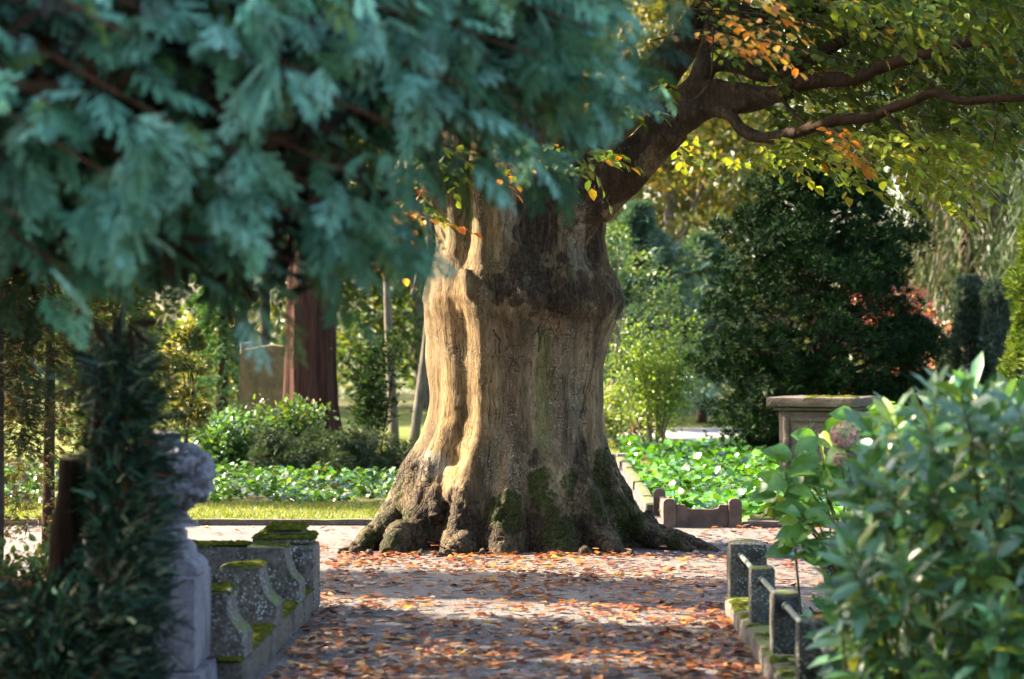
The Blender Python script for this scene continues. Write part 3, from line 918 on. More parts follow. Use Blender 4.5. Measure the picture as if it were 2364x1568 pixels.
# relief
fiss = fbm(V * (34, 34, 5), 3, 71)
ck1 = np.abs(fbm(V * (7, 7, 4.5), 3, 81)); ck2 = np.abs(fbm(V * (13, 13, 9), 2, 87))
crack = np.maximum(1 - sstep(0, .055, ck1), .7 * (1 - sstep(0, .06, ck2)))
plate = sstep(0, .25, ck1) + .5 * sstep(0, .2, ck2)
dark = np.maximum(dark, rough * crack * .9)
rust_shade = np.maximum(rust_shade, .8 * sstep(1330, 1640, px) * sstep(470, 330, py))  # brown tinge, and limb bark darkened in colour for the crown's shade
V = V + Nn * (0.003 * fiss + rough * (0.011 * (plate - .9) - 0.016 * crack + 0.006 * f3) - 0.03 * np.clip(dark - rough, 0, 1) * sstep(1.9, 2.6, z) + 0.008 * moss + 0.012 * fbm(V * (14, 14, 1.6), 2, 91) * (1 - rough))[:, None]
me.vertices.foreach_set('co', V.astype(np.float32).ravel())
for nm, arr in (('moss_amt', moss), ('dark_amt', dark), ('rust_shade_amt', rust_shade), ('pale_amt', pale), ('warm_sunlit_amt', warm_sunlit), ('lichen_amt', lich), ('green_amt', greenish), ('rough_amt', rough)):
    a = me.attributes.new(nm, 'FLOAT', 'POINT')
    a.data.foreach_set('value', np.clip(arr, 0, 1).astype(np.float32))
me.polygons.foreach_set('use_smooth', np.ones(len(me.polygons), bool))
me.update()

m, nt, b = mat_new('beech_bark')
v = coords(nt, 'Object')
vs = coords(nt, 'Object', (1, 1, 0.16))
vh = coords(nt, 'Object', (1, 1, 5))
def A(nm): return N(nt, 'ShaderNodeAttribute', attribute_name=nm).outputs['Fac']
s1 = noise_n(nt, vs, 9, 5, 0.6); s2 = noise_n(nt, vs, 55, 4, 0.65); s3 = noise_n(nt, v, 26, 5, 0.7); s4 = noise_n(nt, vh, 20, 4, 0.6)
def thr(nm, nse, k=1.1, gain=3.0, off=0.42):
    t_ = math_n(nt, 'ADD', A(nm), math_n(nt, 'MULTIPLY', math_n(nt, 'SUBTRACT', nse, 0.5), k))
    return math_n(nt, 'MULTIPLY', math_n(nt, 'SUBTRACT', t_, off), gain, True)
c = ramp(nt, s1, [(0.3, (0.062, 0.043, 0.024)), (0.5, (0.125, 0.091, 0.053)), (0.7, (0.205, 0.156, 0.096))])
c = mix(nt, math_n(nt, 'MULTIPLY', A('warm_sunlit_amt'), 0.8), c, ramp(nt, s1, [(0.3, (0.13, 0.077, 0.028)), (0.7, (0.28, 0.185, 0.085))]))
c = mix(nt, thr('pale_amt', s3, 1.3, 1.5, .4), c, (0.21, 0.185, 0.145))
c = mix(nt, math_n(nt, 'MULTIPLY', A('green_amt'), 0.6), c, (0.085, 0.085, 0.03))
c = mix(nt, thr('rust_shade_amt', s3, .8, 2.0, .3), c, ramp(nt, s1, [(0.3, (0.018, 0.011, 0.006)), (0.7, (0.062, 0.036, 0.018))]))
s5 = noise_n(nt, vs, 150, 3, .6)
c = mix(nt, 1.0, c, ramp(nt, s2, [(0.3, (0.45, 0.40, 0.36)), (0.48, (0.95, 0.95, 0.95)), (0.72, (1.4, 1.4, 1.4))]), 'MULTIPLY')
c = mix(nt, 0.5, c, ramp(nt, s5, [(0.32, (0.45, 0.42, 0.4)), (0.5, (1, 1, 1)), (0.7, (1.3, 1.3, 1.3))]), 'MULTIPLY')
vb = coords(nt, 'Object', (1, 1, 0.07))
band = noise_n(nt, vb, 5.5, 3, .55)
c = mix(nt, 0.9, c, ramp(nt, band, [(0.36, (0.5, 0.48, 0.44)), (0.5, (0.95, 0.95, 0.95)), (0.64, (1.45, 1.42, 1.36))]), 'MULTIPLY')
vcr = coords(nt, 'Object', (1, 1, 0.13))
nw = nt.nodes.new('ShaderNodeVectorMath'); nw.operation = 'ADD'
nt.links.new(vcr, nw.inputs[0]); nt.links.new(math_n(nt, 'MULTIPLY', noise_n(nt, v, 7, 3), .10), nw.inputs[1])
fis = ramp(nt, voro_n(nt, nw.outputs[0], 15, 'DISTANCE_TO_EDGE'), [(0.0, (1, 1, 1)), (0.035, (0, 0, 0))])
fis = math_n(nt, 'MULTIPLY', fis, ramp(nt, noise_n(nt, v, 3.2, 3), [(0.42, (0, 0, 0)), (0.58, (1, 1, 1))]))
c = mix(nt, math_n(nt, 'MULTIPLY', fis, .8), c, (0.018, 0.012, 0.008))
# lichen dots and fine dark horizontal ticks
dots = math_n(nt, 'MULTIPLY', ramp(nt, noise_n(nt, v, 75, 3, .6), [(0.55, (0, 0, 0)), (0.63, (1, 1, 1))]), ramp(nt, noise_n(nt, v, 9, 4, .7), [(0.42, (0, 0, 0)), (0.60, (1, 1, 1))]))
c = mix(nt, math_n(nt, 'MULTIPLY', dots, A('lichen_amt')), c, (0.31, 0.31, 0.26))
v2 = voro_n(nt, v, 30)
d2 = math_n(nt, 'MULTIPLY', ramp(nt, v2, [(0.10, (.7, .7, .7)), (0.2, (0, 0, 0))]), ramp(nt, noise_n(nt, v, 6, 3, .7), [(0.5, (0, 0, 0)), (0.62, (1, 1, 1))]))
c = mix(nt, d2, c, (0.24, 0.21, 0.17))
tick = ramp(nt, s4, [(0.66, (0, 0, 0)), (0.72, (.75, .75, .75))])
c = mix(nt, tick, c, (0.03, 0.022, 0.014))
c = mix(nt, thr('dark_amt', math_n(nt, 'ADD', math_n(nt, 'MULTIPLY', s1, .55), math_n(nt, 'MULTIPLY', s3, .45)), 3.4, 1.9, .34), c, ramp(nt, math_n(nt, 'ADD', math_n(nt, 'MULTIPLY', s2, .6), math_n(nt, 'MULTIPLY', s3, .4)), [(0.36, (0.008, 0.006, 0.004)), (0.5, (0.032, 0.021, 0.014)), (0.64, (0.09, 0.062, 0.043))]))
mf = thr('moss_amt', s3, 2.0, 2.2, .5)
c = mix(nt, mf, c, ramp(nt, noise_n(nt, v, 60, 3), [(0.3, (0.007, 0.010, 0.0015)), (0.7, (0.042, 0.05, 0.006))]))
nt.links.new(c, b.inputs['Base Color'])
b.inputs['Roughness'].default_value = 0.85
b.inputs['Specular IOR Level'].default_value = 0.2
hgt = math_n(nt, 'ADD', math_n(nt, 'ADD', math_n(nt, 'MULTIPLY', s2, 1.3), math_n(nt, 'MULTIPLY', s5, .5)), math_n(nt, 'MULTIPLY', tick, -0.6))
hgt = math_n(nt, 'SUBTRACT', hgt, math_n(nt, 'MULTIPLY', fis, 1.2))
cr = ramp(nt, voro_n(nt, v, 16, 'DISTANCE_TO_EDGE'), [(0.0, (0, 0, 0)), (0.10, (1, 1, 1))])
hgt = math_n(nt, 'ADD', hgt, math_n(nt, 'MULTIPLY', math_n(nt, 'MULTIPLY', cr, A('rough_amt')), 1.2))
hgt = math_n(nt, 'ADD', hgt, math_n(nt, 'MULTIPLY', s3, math_n(nt, 'MULTIPLY', A('rough_amt'), 3.0)))
bump(nt, b, hgt, 0.9, 0.018)
M['bark'] = m

beech = thing('beech_tree', 'huge old beech with carved fluted trunk in the middle of the path', 'tree', (TC[0], TC[1], 0))
OFF = (-TC[0], -TC[1], 0)
def bl(o):             # parts are built in world coordinates under the tree's Empty
    o.location = OFF
    return o
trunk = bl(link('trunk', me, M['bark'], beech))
me.materials.clear(); me.materials.append(M['bark'])
bvh = BVHTree.FromPolygons([tuple(x) for x in V], [tuple(p.vertices) for p in me.polygons])

# carved and healed marks
m, nt, b = mat_new('bark_scar')
vv = coords(nt, 'Object')
nt.links.new(ramp(nt, noise_n(nt, vv, 60, 3), [(0.3, (0.010, 0.007, 0.005)), (0.7, (0.045, 0.032, 0.022))]), b.inputs['Base Color'])
b.inputs['Roughness'].default_value = 0.95
M['scar'] = m
def CZ(zx, zy): return (930.7 + zx * .22966, 760.1 + zy * .22966)
def mark(strokes, width, name='carved_mark', raise_=0.0025):
    mb = MB()
    for st in strokes:
        s = np.array([CZ(*p) for p in st], float)
        den = []
        for a, c2 in zip(s[:-1], s[1:]):
            nn = max(2, int(np.linalg.norm(c2 - a) / 2.2))
            den += [a + (c2 - a) * t / nn for t in range(nn)]
        den.append(s[-1]); den = np.array(den)
        hp, hn = [], []
        for (x, y) in den:
            d = Vector(P(x, y, 1.0)) - Vector((0, 0, CAM_H)); d.normalize()
            hit = bvh.ray_cast(Vector((0, 0, CAM_H)), d)
            if hit[0] is None: continue
            hp.append(np.array(hit[0])); hn.append(np.array(hit[1]))
        if len(hp) < 2: continue
        hp, hn = np.array(hp), np.array(hn)
        tg = np.gradient(hp, axis=0)
        sd_ = np.cross(tg, hn); sd_ /= np.linalg.norm(sd_, axis=1, keepdims=True) + 1e-9
        wv = 1.5 * width * (0.6 + 0.7 * np.random.default_rng(len(hp)).random(len(hp)))
        wv[0] *= .3; wv[-1] *= .3
        a_ = hp + sd_ * wv[:, None] / 2 - hn * .003
        c_ = hp - sd_ * wv[:, None] / 2 - hn * .003
        mm = hp + hn * raise_
        k_ = len(hp)
        VV = np.concatenate([a_, mm, c_])
        i_ = np.arange(k_ - 1)
        QQ = np.concatenate([np.stack([i_, i_ + 1, k_ + i_ + 1, k_ + i_], 1), np.stack([k_ + i_, k_ + i_ + 1, 2 * k_ + i_ + 1, 2 * k_ + i_], 1)])
        mb.add(VV, QQ)
    if mb.n:
        o = mb.build(name, M['scar'], trunk)
        return o
mark([[(1070, 390), (1110, 300), (1175, 400)], [(1115, 415), (1175, 425)]], .014, 'carved_letter')
mark([[(1165, 570), (1145, 605), (1190, 640), (1165, 680)]], .007, 'carved_letter')
mark([[(1525, 622), (1562, 632), (1530, 705), (1568, 720), (1520, 708), (1560, 640)]], .007, 'carved_numeral')
mark([[(1600, 650), (1625, 645), (1632, 680), (1615, 715)], [(1600, 650), (1608, 672), (1630, 672)]], .006, 'carved_numeral')
mark([[(1480, 500), (1510, 450), (1540, 440), (1565, 470)], [(1545, 480), (1555, 545)], [(1600, 490), (1635, 510), (1640, 590)], [(1600, 490), (1605, 560)]], .007, 'carved_letter')
mark([[(1680, 555), (1745, 660), (1780, 725)], [(1790, 590), (1745, 660), (1690, 660)], [(1680, 560), (1695, 655)]], .010, 'carved_letter')
mark([[(1830, 555), (1810, 650)]], .013)
mark([[(1650, 225), (1640, 320)], [(1690, 380), (1655, 460)], [(1740, 400), (1700, 460)]], .005)
mark([[(1645, 815), (1665, 785), (1695, 790), (1668, 805), (1690, 828)]], .005, 'carved_numeral')
mark([[(1745, 770), (1765, 775), (1745, 795), (1768, 815), (1735, 835)]], .006, 'carved_numeral')
mark([[(1800, 795), (1820, 865)], [(1820, 795), (1800, 860)]], .007, 'carved_numeral')
mark([[(1840, 800), (1850, 825), (1840, 862), (1830, 830), (1840, 800)]], .005, 'carved_numeral')
mark([[(515, 815), (530, 768), (545, 815)], [(520, 797), (542, 797)]], .004, 'carved_letter')
mark([[(580, 778), (580, 818)], [(565, 798), (597, 798)]], .004)
mark([[(665, 762), (640, 755), (630, 790), (640, 825), (665, 826), (668, 795), (650, 796)]], .004, 'carved_letter')
mark([[(1280, 320), (1290, 385)]], .016)
mark([[(750, 548), (765, 505), (800, 498), (842, 502), (852, 540), (780, 570), (750, 548)]], .006, 'oval_scar')
for st, wd in (([(905, 0), (930, 60), (975, 110), (962, 180), (975, 250)], .018), ([(1365, 0), (1372, 100), (1358, 232)], .02), ([(1750, -20), (1725, 80), (1720, 250), (1712, 330)], .011),
               ([(1765, 1150), (1780, 1220), (1812, 1300)], .016), ([(1930, 240), (1912, 400)], .018), ([(1885, 400), (1890, 500), (1870, 640)], .010), ([(1960, 230), (1965, 290)], .012),
               ([(1920, 120), (1932, 180)], .013), ([(1860, 220), (1852, 290)], .01), ([(350, 925), (300, 1060), (215, 1250), (190, 1320)], .024), ([(1230, 560), (1215, 640), (1235, 690)], .006),
               ([(870, 1180), (862, 1260), (848, 1340), (860, 1400)], .018), ([(825, 1350), (805, 1410), (812, 1480), (790, 1580)], .016), ([(1900, 560), (1930, 590), (1895, 640), (1905, 700)], .009)):
    mark([st], wd, 'bark_crack', .004)
rr2 = random.Random(5)
for st, wd in (([(775, 440), (850, 446)], .006), ([(765, 1000), (870, 1000)], .003), ([(880, 278), (1000, 272)], .006), ([(1050, 165), (1120, 170), (1200, 168)], .007), ([(1290, 168), (1340, 165)], .006), ([(1155, 275), (1225, 280)], .008),
               ([(525, 645), (650, 632)], .003), ([(1130, 992), (1300, 1005)], .003), ([(1650, 1165), (1800, 1140)], .007), ([(1720, 940), (1765, 940)], .007), ([(1795, 955), (1850, 950)], .009),
               ([(1630, 1040), (1655, 1030)], .01), ([(1100, 1075), (1200, 1055)], .009), ([(1545, 895), (1612, 890)], .006), ([(1760, 415), (1860, 425)], .006), ([(1805, 1060), (1830, 1055)], .006), ([(1600, 50), (1680, 65)], .008)):
    mark([st], wd, 'bark_scar_line', .003)
for k in range(46):
    x, y = rr2.uniform(640, 1950), rr2.uniform(20, 1300)
    l = rr2.uniform(12, 45)
    mark([[(x, y), (x + l, y + rr2.uniform(-4, 4))]], rr2.uniform(.003, .008), 'bark_scar_line', .002)

# ---------------- beech branches and leaves
M['twig'] = bark_simple('twig_bark', (0.035, 0.022, 0.014), (0.11, 0.075, 0.05), 60, 30, 0.003, 0.5)
M['branch'] = bark_simple('branch_bark', (0.012, 0.008, 0.005), (0.05, 0.028, 0.016), 30, 12, 0.01, 0.7)
crown = bl(link('crown', None, None, beech))
GREEN = [(0.06, 0.10, 0.012), (0.085, 0.125, 0.016), (0.04, 0.072, 0.014), (0.13, 0.145, 0.02), (0.32, 0.17, 0.02), (0.34, 0.10, 0.012)]
GW = [5, 4, 6, 1.6, .22, .15]
ORANGE = [(0.50, 0.20, 0.03), (0.42, 0.13, 0.02), (0.55, 0.30, 0.05), (0.30, 0.22, 0.03), (0.12, 0.13, 0.02)]
OW = [4, 3, 3, 1.5, 1]
M['beech_leaf'] = leaf_material('beech_leaf', 0.42, 0.38, 0.5)
M['beech_leaf_single'] = leaf_material('beech_leaf_single', 0.42, 0.38, 0.5, 'random',
    [(0.0, (0.055, 0.085, 0.014)), (0.35, (0.075, 0.11, 0.012)), (0.7, (0.10, 0.135, 0.016)), (0.93, (0.16, 0.16, 0.02)), (1.0, (0.38, 0.16, 0.02))])
M['beech_leaf_orange'] = leaf_material('beech_leaf_orange', 0.5, 0.38, 0.5, 'random',
    [(0.0, (0.42, 0.13, 0.02)), (0.5, (0.50, 0.20, 0.03)), (0.85, (0.55, 0.30, 0.05)), (1.0, (0.25, 0.2, 0.03))])
bleaf = leaf_tmpl(0.62, 0.10, 0.14, (0.3, 0.66), (1.0, 0.92))

def add_spray(S, start, d, L, nl, pal, tw=0.0025, lsz=0.085, tilt=0.35, sag=0.25):
    """one leafy twig: leaves two-ranked in a near horizontal plane"""
    start = np.asarray(start, float); d = np.asarray(d, float); d /= np.linalg.norm(d)
    ts = np.linspace(0, 1, 7)
    side = np.cross((0, 0, 1.0), d); side /= np.linalg.norm(side) + 1e-9
    zig = rng.normal(0, .02 * L, (7, 1)) * side
    pp = start + d * (ts * L)[:, None] + np.array((0, 0, -1.0)) * (sag * L * ts ** 2)[:, None] + zig
    S['twigs'].append((pp, np.linspace(tw, tw * .4, 7)))
    tl = np.linspace(0.12, 1, nl)
    pos = np.stack([np.interp(tl, ts, pp[:, k]) for k in range(3)], 1)
    dl = np.gradient(pos, axis=0); dl /= np.linalg.norm(dl, axis=1, keepdims=True) + 1e-9
    sgn = np.where(np.arange(nl) % 2, 1, -1)[:, None]
    sd_ = np.cross(np.tile((0, 0, 1.0), (nl, 1)), dl)
    ld = dl * rng.uniform(.45, .9, (nl, 1)) + sd_ * sgn * rng.uniform(.5, 1.0, (nl, 1)) + np.array((0, 0, -1)) * rng.uniform(-.1, .45, (nl, 1))
    ld[-1] = dl[-1]
    S['pos'].append(pos); S['dir'].append(ld)
    S['size'].append(lsz * rng.uniform(.7, 1.15, nl)); S['roll'].append(rng.normal(0, tilt, nl))
    S['col'].append(pick_colors(pal[0], pal[1], nl))
    S['kind'].append(np.full(nl, pal[2]))
def newS(): return dict(twigs=[], pos=[], dir=[], size=[], roll=[], col=[], kind=[])
PG = (GREEN, GW, 0); PO = (ORANGE, OW, 1)
PY = ([(0.20, 0.25, 0.025), (0.14, 0.19, 0.02), (0.26, 0.25, 0.03)], [3, 3, 1], 0)  # brighter leaf colours that paint the backlit glow of the rim
S = newS()
def branch(name, pp, n=8, k=6, seed=0):
    V_, Q_, T_ = limb(pp, n, k, .12, seed)
    o = link(name, new_mesh(name, V_, [Q_, T_]), M['branch'], crown)
    return o
upper, lower, third = UPPER[5:], LOWER[4:], THIRD[3:]
fourth = [(1650, 20, 19.0, .09), (1760, 40, 18.9, .07), (1880, 20, 18.8, .06), (2000, -40, 18.6, .05), (2200, -120, 18.3, .04)]
for i, (bp, lab) in enumerate(((upper, 0), (lower, 0), (third, 0), (fourth, 0))):
    branch('branch', bp, 10, 6, 400 + i)
for i, pp in enumerate(([(2045, 255, 17.2, .018), (2070, 290, 17.0, .013), (2110, 330, 16.9, .010), (2150, 380, 16.8, .006)],
                        [(2160, 213, 16.8, .016), (2150, 190, 16.8, .012), (2110, 170, 17.0, .008)], [(1900, 288, 17.6, .014), (1960, 330, 17.4, .010), (2020, 390, 17.2, .006)],
                        [(2290, 228, 16.4, .012), (2300, 290, 16.3, .007), (2290, 350, 16.2, .003)], [(2170, 100, 16.9, .02), (2240, 60, 17.2, .015), (2364, 20, 17.4, .01)],
                        [(1800, 216, 18.2, .02), (1830, 260, 18.0, .014), (1880, 300, 17.8, .008)])):
    branch('branch', pp, 6, 6, 420 + i)

def region_sprays(n, poly, dr, pal, L=(.25, .5), nl=(6, 11), dirx=(0.2, 1.0), lsz=.09, dens=None):
    poly = np.array(poly, float)
    lo, hi = poly.min(0), poly.max(0)
    cnt = 0; tries = 0
    while cnt < n and tries < n * 40:
        tries += 1
        x, y = rng.uniform(lo, hi)
        j = len(poly) - 1; ins = False
        for i in range(len(poly)):
            if (poly[i, 1] > y) != (poly[j, 1] > y) and x < (poly[j, 0] - poly[i, 0]) * (y - poly[i, 1]) / (poly[j, 1] - poly[i, 1]) + poly[i, 0]:
                ins = not ins
            j = i
        if not ins: continue
        d = rng.uniform(*dr)
        p = P(x, y, d)
        a = rng.uniform(-1.2, 1.2)
        dv = np.array((math.cos(a) * rng.uniform(*dirx), math.sin(a) * .8 - .2, rng.uniform(-.35, .12)))
        add_spray(S, p, dv, rng.uniform(*L), int(rng.integers(*nl)), pal, lsz=lsz)
        cnt += 1
# the leafy ceiling on the right, its drooping rim, and the twigs before the trunk
region_sprays(880, [(1560, -60), (2440, -60), (2440, 200), (2200, 210), (1960, 170), (1780, 190), (1640, 120)], (17.6, 21.0), PG)
region_sprays(120, [(1850, -40), (2440, -40), (2440, 60), (1900, 50)], (14.2, 16), PG)
region_sprays(290, [(1700, 230), (2000, 190), (2440, 180), (2440, 290), (2080, 330), (1760, 330)], (18.6, 21.5), PG)
region_sprays(34, [(1690, 330), (1900, 300), (1960, 370), (1720, 370)], (17.5, 21), PY)
region_sprays(120, [(1960, 290), (2200, 300), (2210, 420), (2150, 460), (2080, 420), (1990, 370)], (16.4, 19), PY)
region_sprays(10, [(1880, 330), (2000, 340), (2010, 440), (1930, 420)], (16.5, 17.5), PY, (.2, .35), (5, 8))
region_sprays(16, [(2200, 250), (2364, 260), (2364, 330), (2230, 340)], (16, 17.5), PG, (.2, .4))
region_sprays(12, [(1500, 300), (1640, 300), (1680, 360), (1560, 390)], (20, 22), PY)
region_sprays(7, [(1870, 290), (1950, 290), (1960, 360), (1890, 360)], (16.6, 17.2), PO, (.15, .3), (4, 7))
region_sprays(22, [(1540, -30), (1760, -30), (1800, 90), (1720, 120), (1590, 90)], (12.2, 13.6), PO, (.25, .5), (6, 10), (0.6, 1.0), .062)
region_sprays(34, [(990, 320), (1260, 330), (1400, 330), (1400, 390), (1280, 400), (1000, 400)], (17.0, 18.4), PG, (.2, .42), (5, 9))
region_sprays(7, [(1100, 350), (1200, 370), (1190, 410), (1110, 400)], (17, 17.8), PO, (.15, .3), (4, 6))
region_sprays(16, [(1330, 180), (1520, 150), (1520, 260), (1380, 300)], (17.5, 18.6), PG, (.2, .4))
region_sprays(13, [(850, 420), (960, 400), (990, 560), (900, 680), (860, 600)], (17.5, 20), PO, (.2, .4), (4, 8))
region_sprays(16, [(860, 300), (1000, 330), (1000, 480), (900, 500)], (17.5, 20), PG, (.2, .4), (5, 9))
# twig arcs hanging in front of the limb
for pp in ([(1648, 60, 12.8, .006), (1645, 120, 12.8, .005), (1640, 180, 12.8, .004), (1610, 225, 12.8, .003), (1565, 238, 12.8, .002)],
           [(1640, 110, 12.8, .005), (1690, 160, 12.9, .004), (1730, 210, 13, .003), (1790, 240, 13, .002)],
           [(1500, 95, 12.6, .006), (1620, 70, 12.7, .005), (1760, 95, 12.9, .004), (1960, 140, 13.2, .002)], [(1560, 20, 12.9, .006), (1720, 30, 12.9, .005), (1900, 55, 13.1, .003)]):
    branch('twig', pp, 6, 6)
# the rest of the crown above the frame
nin = sum(len(x) for x in S['pos'])
Lc, Rc = np.array((1.8, 19.0, 8.6)), np.array((6.8, 6.6, 3.4))
cnt = 0
while cnt < 2600:
    u = rng.normal(size=3); u /= np.linalg.norm(u)
    p = Lc + Rc * u * rng.uniform(.55, 1.0)
    if p[2] < 1.6 + .1433 * p[1] + .5: continue
    if p[0] < -3.8 and rng.random() < .75: continue
    a = rng.uniform(0, 2 * math.pi)
    add_spray(S, p, (math.cos(a), math.sin(a), -.2), .7, 10, PG, lsz=.20)
    cnt += 1
pos = np.concatenate(S['pos']); dirs = np.concatenate(S['dir']); size = np.concatenate(S['size']); roll = np.concatenate(S['roll']); colr = np.concatenate(S['col']); kind = np.concatenate(S['kind'])
R = frames(dirs, roll)
# the 300 leaves that show largest become leaf objects
inview = (np.abs(pos[:, 0] / pos[:, 1]) < .205) & (pos[:, 2] < 1.6 + .14 * pos[:, 1]) & (pos[:, 0] / pos[:, 1] * F + 1182 > 960)
score = np.where(inview, size / pos[:, 1] * (1 + .8 * rng.random(len(pos))), 0)
top = np.argsort(-score)[:300]
msk = np.ones(len(pos), bool); msk[top] = False
leaf_me = new_mesh('leaf', bleaf[0], [bleaf[1], bleaf[2]]); leaf_me.materials.append(M['beech_leaf_single'])
leaf_mo = new_mesh('leaf', bleaf[0], [bleaf[1], bleaf[2]]); leaf_mo.materials.append(M['beech_leaf_orange'])
for i in top:
    o = bpy.data.objects.new('leaf', leaf_mo if kind[i] else leaf_me)
    col.objects.link(o)
    o.parent = crown
    mm = np.eye(4); mm[:3, :3] = R[i] * size[i]; mm[:3, 3] = pos[i]
    o.matrix_local = Matrix(mm.tolist())
mb = MB(); stamp(mb, bleaf, R[msk], pos[msk], size[msk], colr[msk])
o = mb.build('foliage', M['beech_leaf'], crown, smooth=False); o['kind'] = 'stuff'
mb = MB()
for pp, rd in S['twigs']:
    if abs(pp[0, 0] / pp[0, 1]) > .24 or pp[0, 2] > 2.0 + .15 * pp[0, 1]: continue      # above the frame
    mb.add(*tube_geo(pp, rd, 3, cap=False)[:2])
o = mb.build('twigs', M['twig'], crown); o['kind'] = 'stuff'
# limbs that carry the crown above the frame
for i in range(9):
    a = i / 9 * 6.28 + .3
    e = Lc + Rc * np.array((math.cos(a) * .9, math.sin(a) * .9, rng.uniform(-.1, .6)))
    s0 = np.array((TC[0] + .2 * math.cos(a), TC[1] + .2 * math.sin(a), 4.6))
    if e[2] < 1.6 + .1433 * e[1] + .6: e[2] = 1.6 + .1433 * e[1] + 1.2
    q = np.array([s0, s0 * .65 + e * .35 + (0, 0, .8), e])
    q = smooth_path(q, 6)
    V_, Q_, T_ = tube_geo(q, np.linspace(.16, .03, len(q)), 8, .1, i)
    link('branch', new_mesh('branch', V_, [Q_, T_]), M['branch'], crown)

# ------------------------------------------------------------------ fallen leaves
def litter_tmpl(seed):
    g = np.random.default_rng(seed)
    n = 5
    us = np.linspace(0, 1, n)
    wd = np.array([0.03, .26, .31, .22, .02]) * g.uniform(.85, 1.1)
    curl = g.uniform(-.2, .3); edge = g.uniform(.0, .35); tw = g.uniform(-.4, .4)
    V, Q = [], []
    for i, u in enumerate(us):
        for s in (-1, 0, 1):
            V.append((u - .5, s * wd[i], curl * (u - .5) ** 2 * 1.6 + edge * abs(s) * wd[i] * (1.0) + tw * (u - .5) * s * wd[i] + .015 * g.normal()))
    V = np.array(V); V[:, 2] -= V[:, 2].min()
    for i in range(n - 1):
        for s in (0, 1):
            a = i * 3 + s
            Q.append((a, a + 3, a + 4, a + 1))
    return V, np.array(Q), None
LT = [litter_tmpl(k) for k in range(8)]
FALL = [(0.24, 0.075, 0.016), (0.35, 0.13, 0.028), (0.13, 0.027, 0.012), (0.33, 0.17, 0.06), (0.05, 0.02, 0.011), (0.42, 0.25, 0.04), (0.30, 0.13, 0.06)]
FW = [6, 3.6, 5, 2.2, 2.4, .7, 1.6]
M['litter'] = leaf_material('fallen_leaf', 0.18, 0.45, 0.45, tboost=(1.2, 1.0, .8))
M['litter_single'] = leaf_material('fallen_leaf_single', 0.18, 0.45, 0.45, 'random_const',
    [(0.0, FALL[0]), (0.28, FALL[1]), (0.45, FALL[2]), (0.68, FALL[3]), (0.78, FALL[4]), (0.88, FALL[5]), (0.91, FALL[6])], tboost=(1.2, 1, .8))
def patchy(x, y):
    return fbm(np.stack([x * 1.6, y * .9, x * 0 + 2.2], 1), 3, 77)
def scatter_litter(n, x0, x1, y0, y1, dens):
    x = rng.uniform(x0, x1, n * 6); y = rng.uniform(y0, y1, n * 6)
    k = rng.random(n * 6) < dens(x, y)
    x, y = x[k][:n], y[k][:n]
    return np.stack([x, y], 1)
def dn1(x, y):
    xl = x - PK * (y - 14.5)
    e = np.exp(-((1.25 - xl) / .35)) * .8 + np.exp(-((xl + 1.15) / .3)) * .55
    return np.clip(.34 + .40 * patchy(x, y) + e + .25 * sstep(14, 11.8, y), 0.02, 1)
xy = [scatter_litter(2100, -1.16, 1.27, 10.8, 14.9, dn1),
      scatter_litter(1750, -1.3, 1.75, 14.6, 18.55, lambda x, y: np.clip(.42 + .45 * patchy(x, y) + .3 * sstep(17.8, 18.4, y), .03, 1)),
      scatter_litter(330, -4.6, -1.2, 15.0, 21.3, lambda x, y: np.clip(.4 + .6 * patchy(x, y), .05, 1)),
      scatter_litter(950, 1.55, 4.4, 14.9, 21.2, lambda x, y: np.clip(.5 + .6 * patchy(x, y), .05, 1)),
      scatter_litter(330, .35, 1.25, 21.0, 30, lambda x, y: np.ones(len(x))),
      scatter_litter(90, -1.6, -.9, 17.6, 19.2, lambda x, y: np.ones(len(x)))]
xy = np.concatenate(xy)
zoff = rng.uniform(.009, .022, len(xy))
# a few on the kerbs and the roots
extra = []
for (x, y, d) in ((1005, 1262, 18.5), (1020, 1268, 18.45), (995, 1255, 18.7), (1065, 1262, 18.4), (1130, 1268, 18.3), (1530, 1265, 18.4), (1540, 1275, 18.3), (1410, 1275, 18.3), (1450, 1270, 18.35), (1375, 1268, 18.4)):
    p = P(x, y, d); extra.append((p[0], p[1], max(p[2], .03)))
for (x, y, zt) in ((1.36, 11.2, .135), (1.33, 12.3, .135), (1.35, 10.9, .135), (1.38, 13.6, .13), (-1.45, 13.4, .165), (-1.4, 12.2, .17), (-1.42, 11.0, .17), (-1.38, 11.1, .17), (1.33, 10.45, .42)):
    extra.append((x, y, zt))
extra = np.array(extra)
p3 = np.concatenate([np.column_stack([xy, zoff]), extra])
n = len(p3)
a = rng.uniform(0, 2 * math.pi, n)
tilt = rng.normal(0, .13, n)
dirs = np.stack([np.cos(a) * np.cos(tilt), np.sin(a) * np.cos(tilt), np.sin(tilt)], 1)
R = frames(dirs, rng.normal(0, .13, n))
flip = rng.random(n) < .3
R[flip, :, 1:] *= -1
sz = np.clip(rng.normal(.066, .014, n), .034, .1)
p3[:, 2] += np.abs(np.sin(tilt)) * sz * .45 + flip * .012
pxs = p3[:, 0] / p3[:, 1] * F + 1182; pys = 800 + (CAM_H - p3[:, 2]) / p3[:, 1] * F
vis = (pxs > 610) & (pxs < 1790) & (pys < 1570) & (pys > 1230)
sc = np.where(vis, sz / p3[:, 1], 0) * (1 + .3 * rng.random(n))
top = np.argsort(-sc)[:300]
msk = np.ones(n, bool); msk[top] = False
lme = []
for t in LT:
    mm_ = new_mesh('fallen_leaf', t[0], [t[1]]); mm_.materials.append(M['litter_single']); lme.append(mm_)
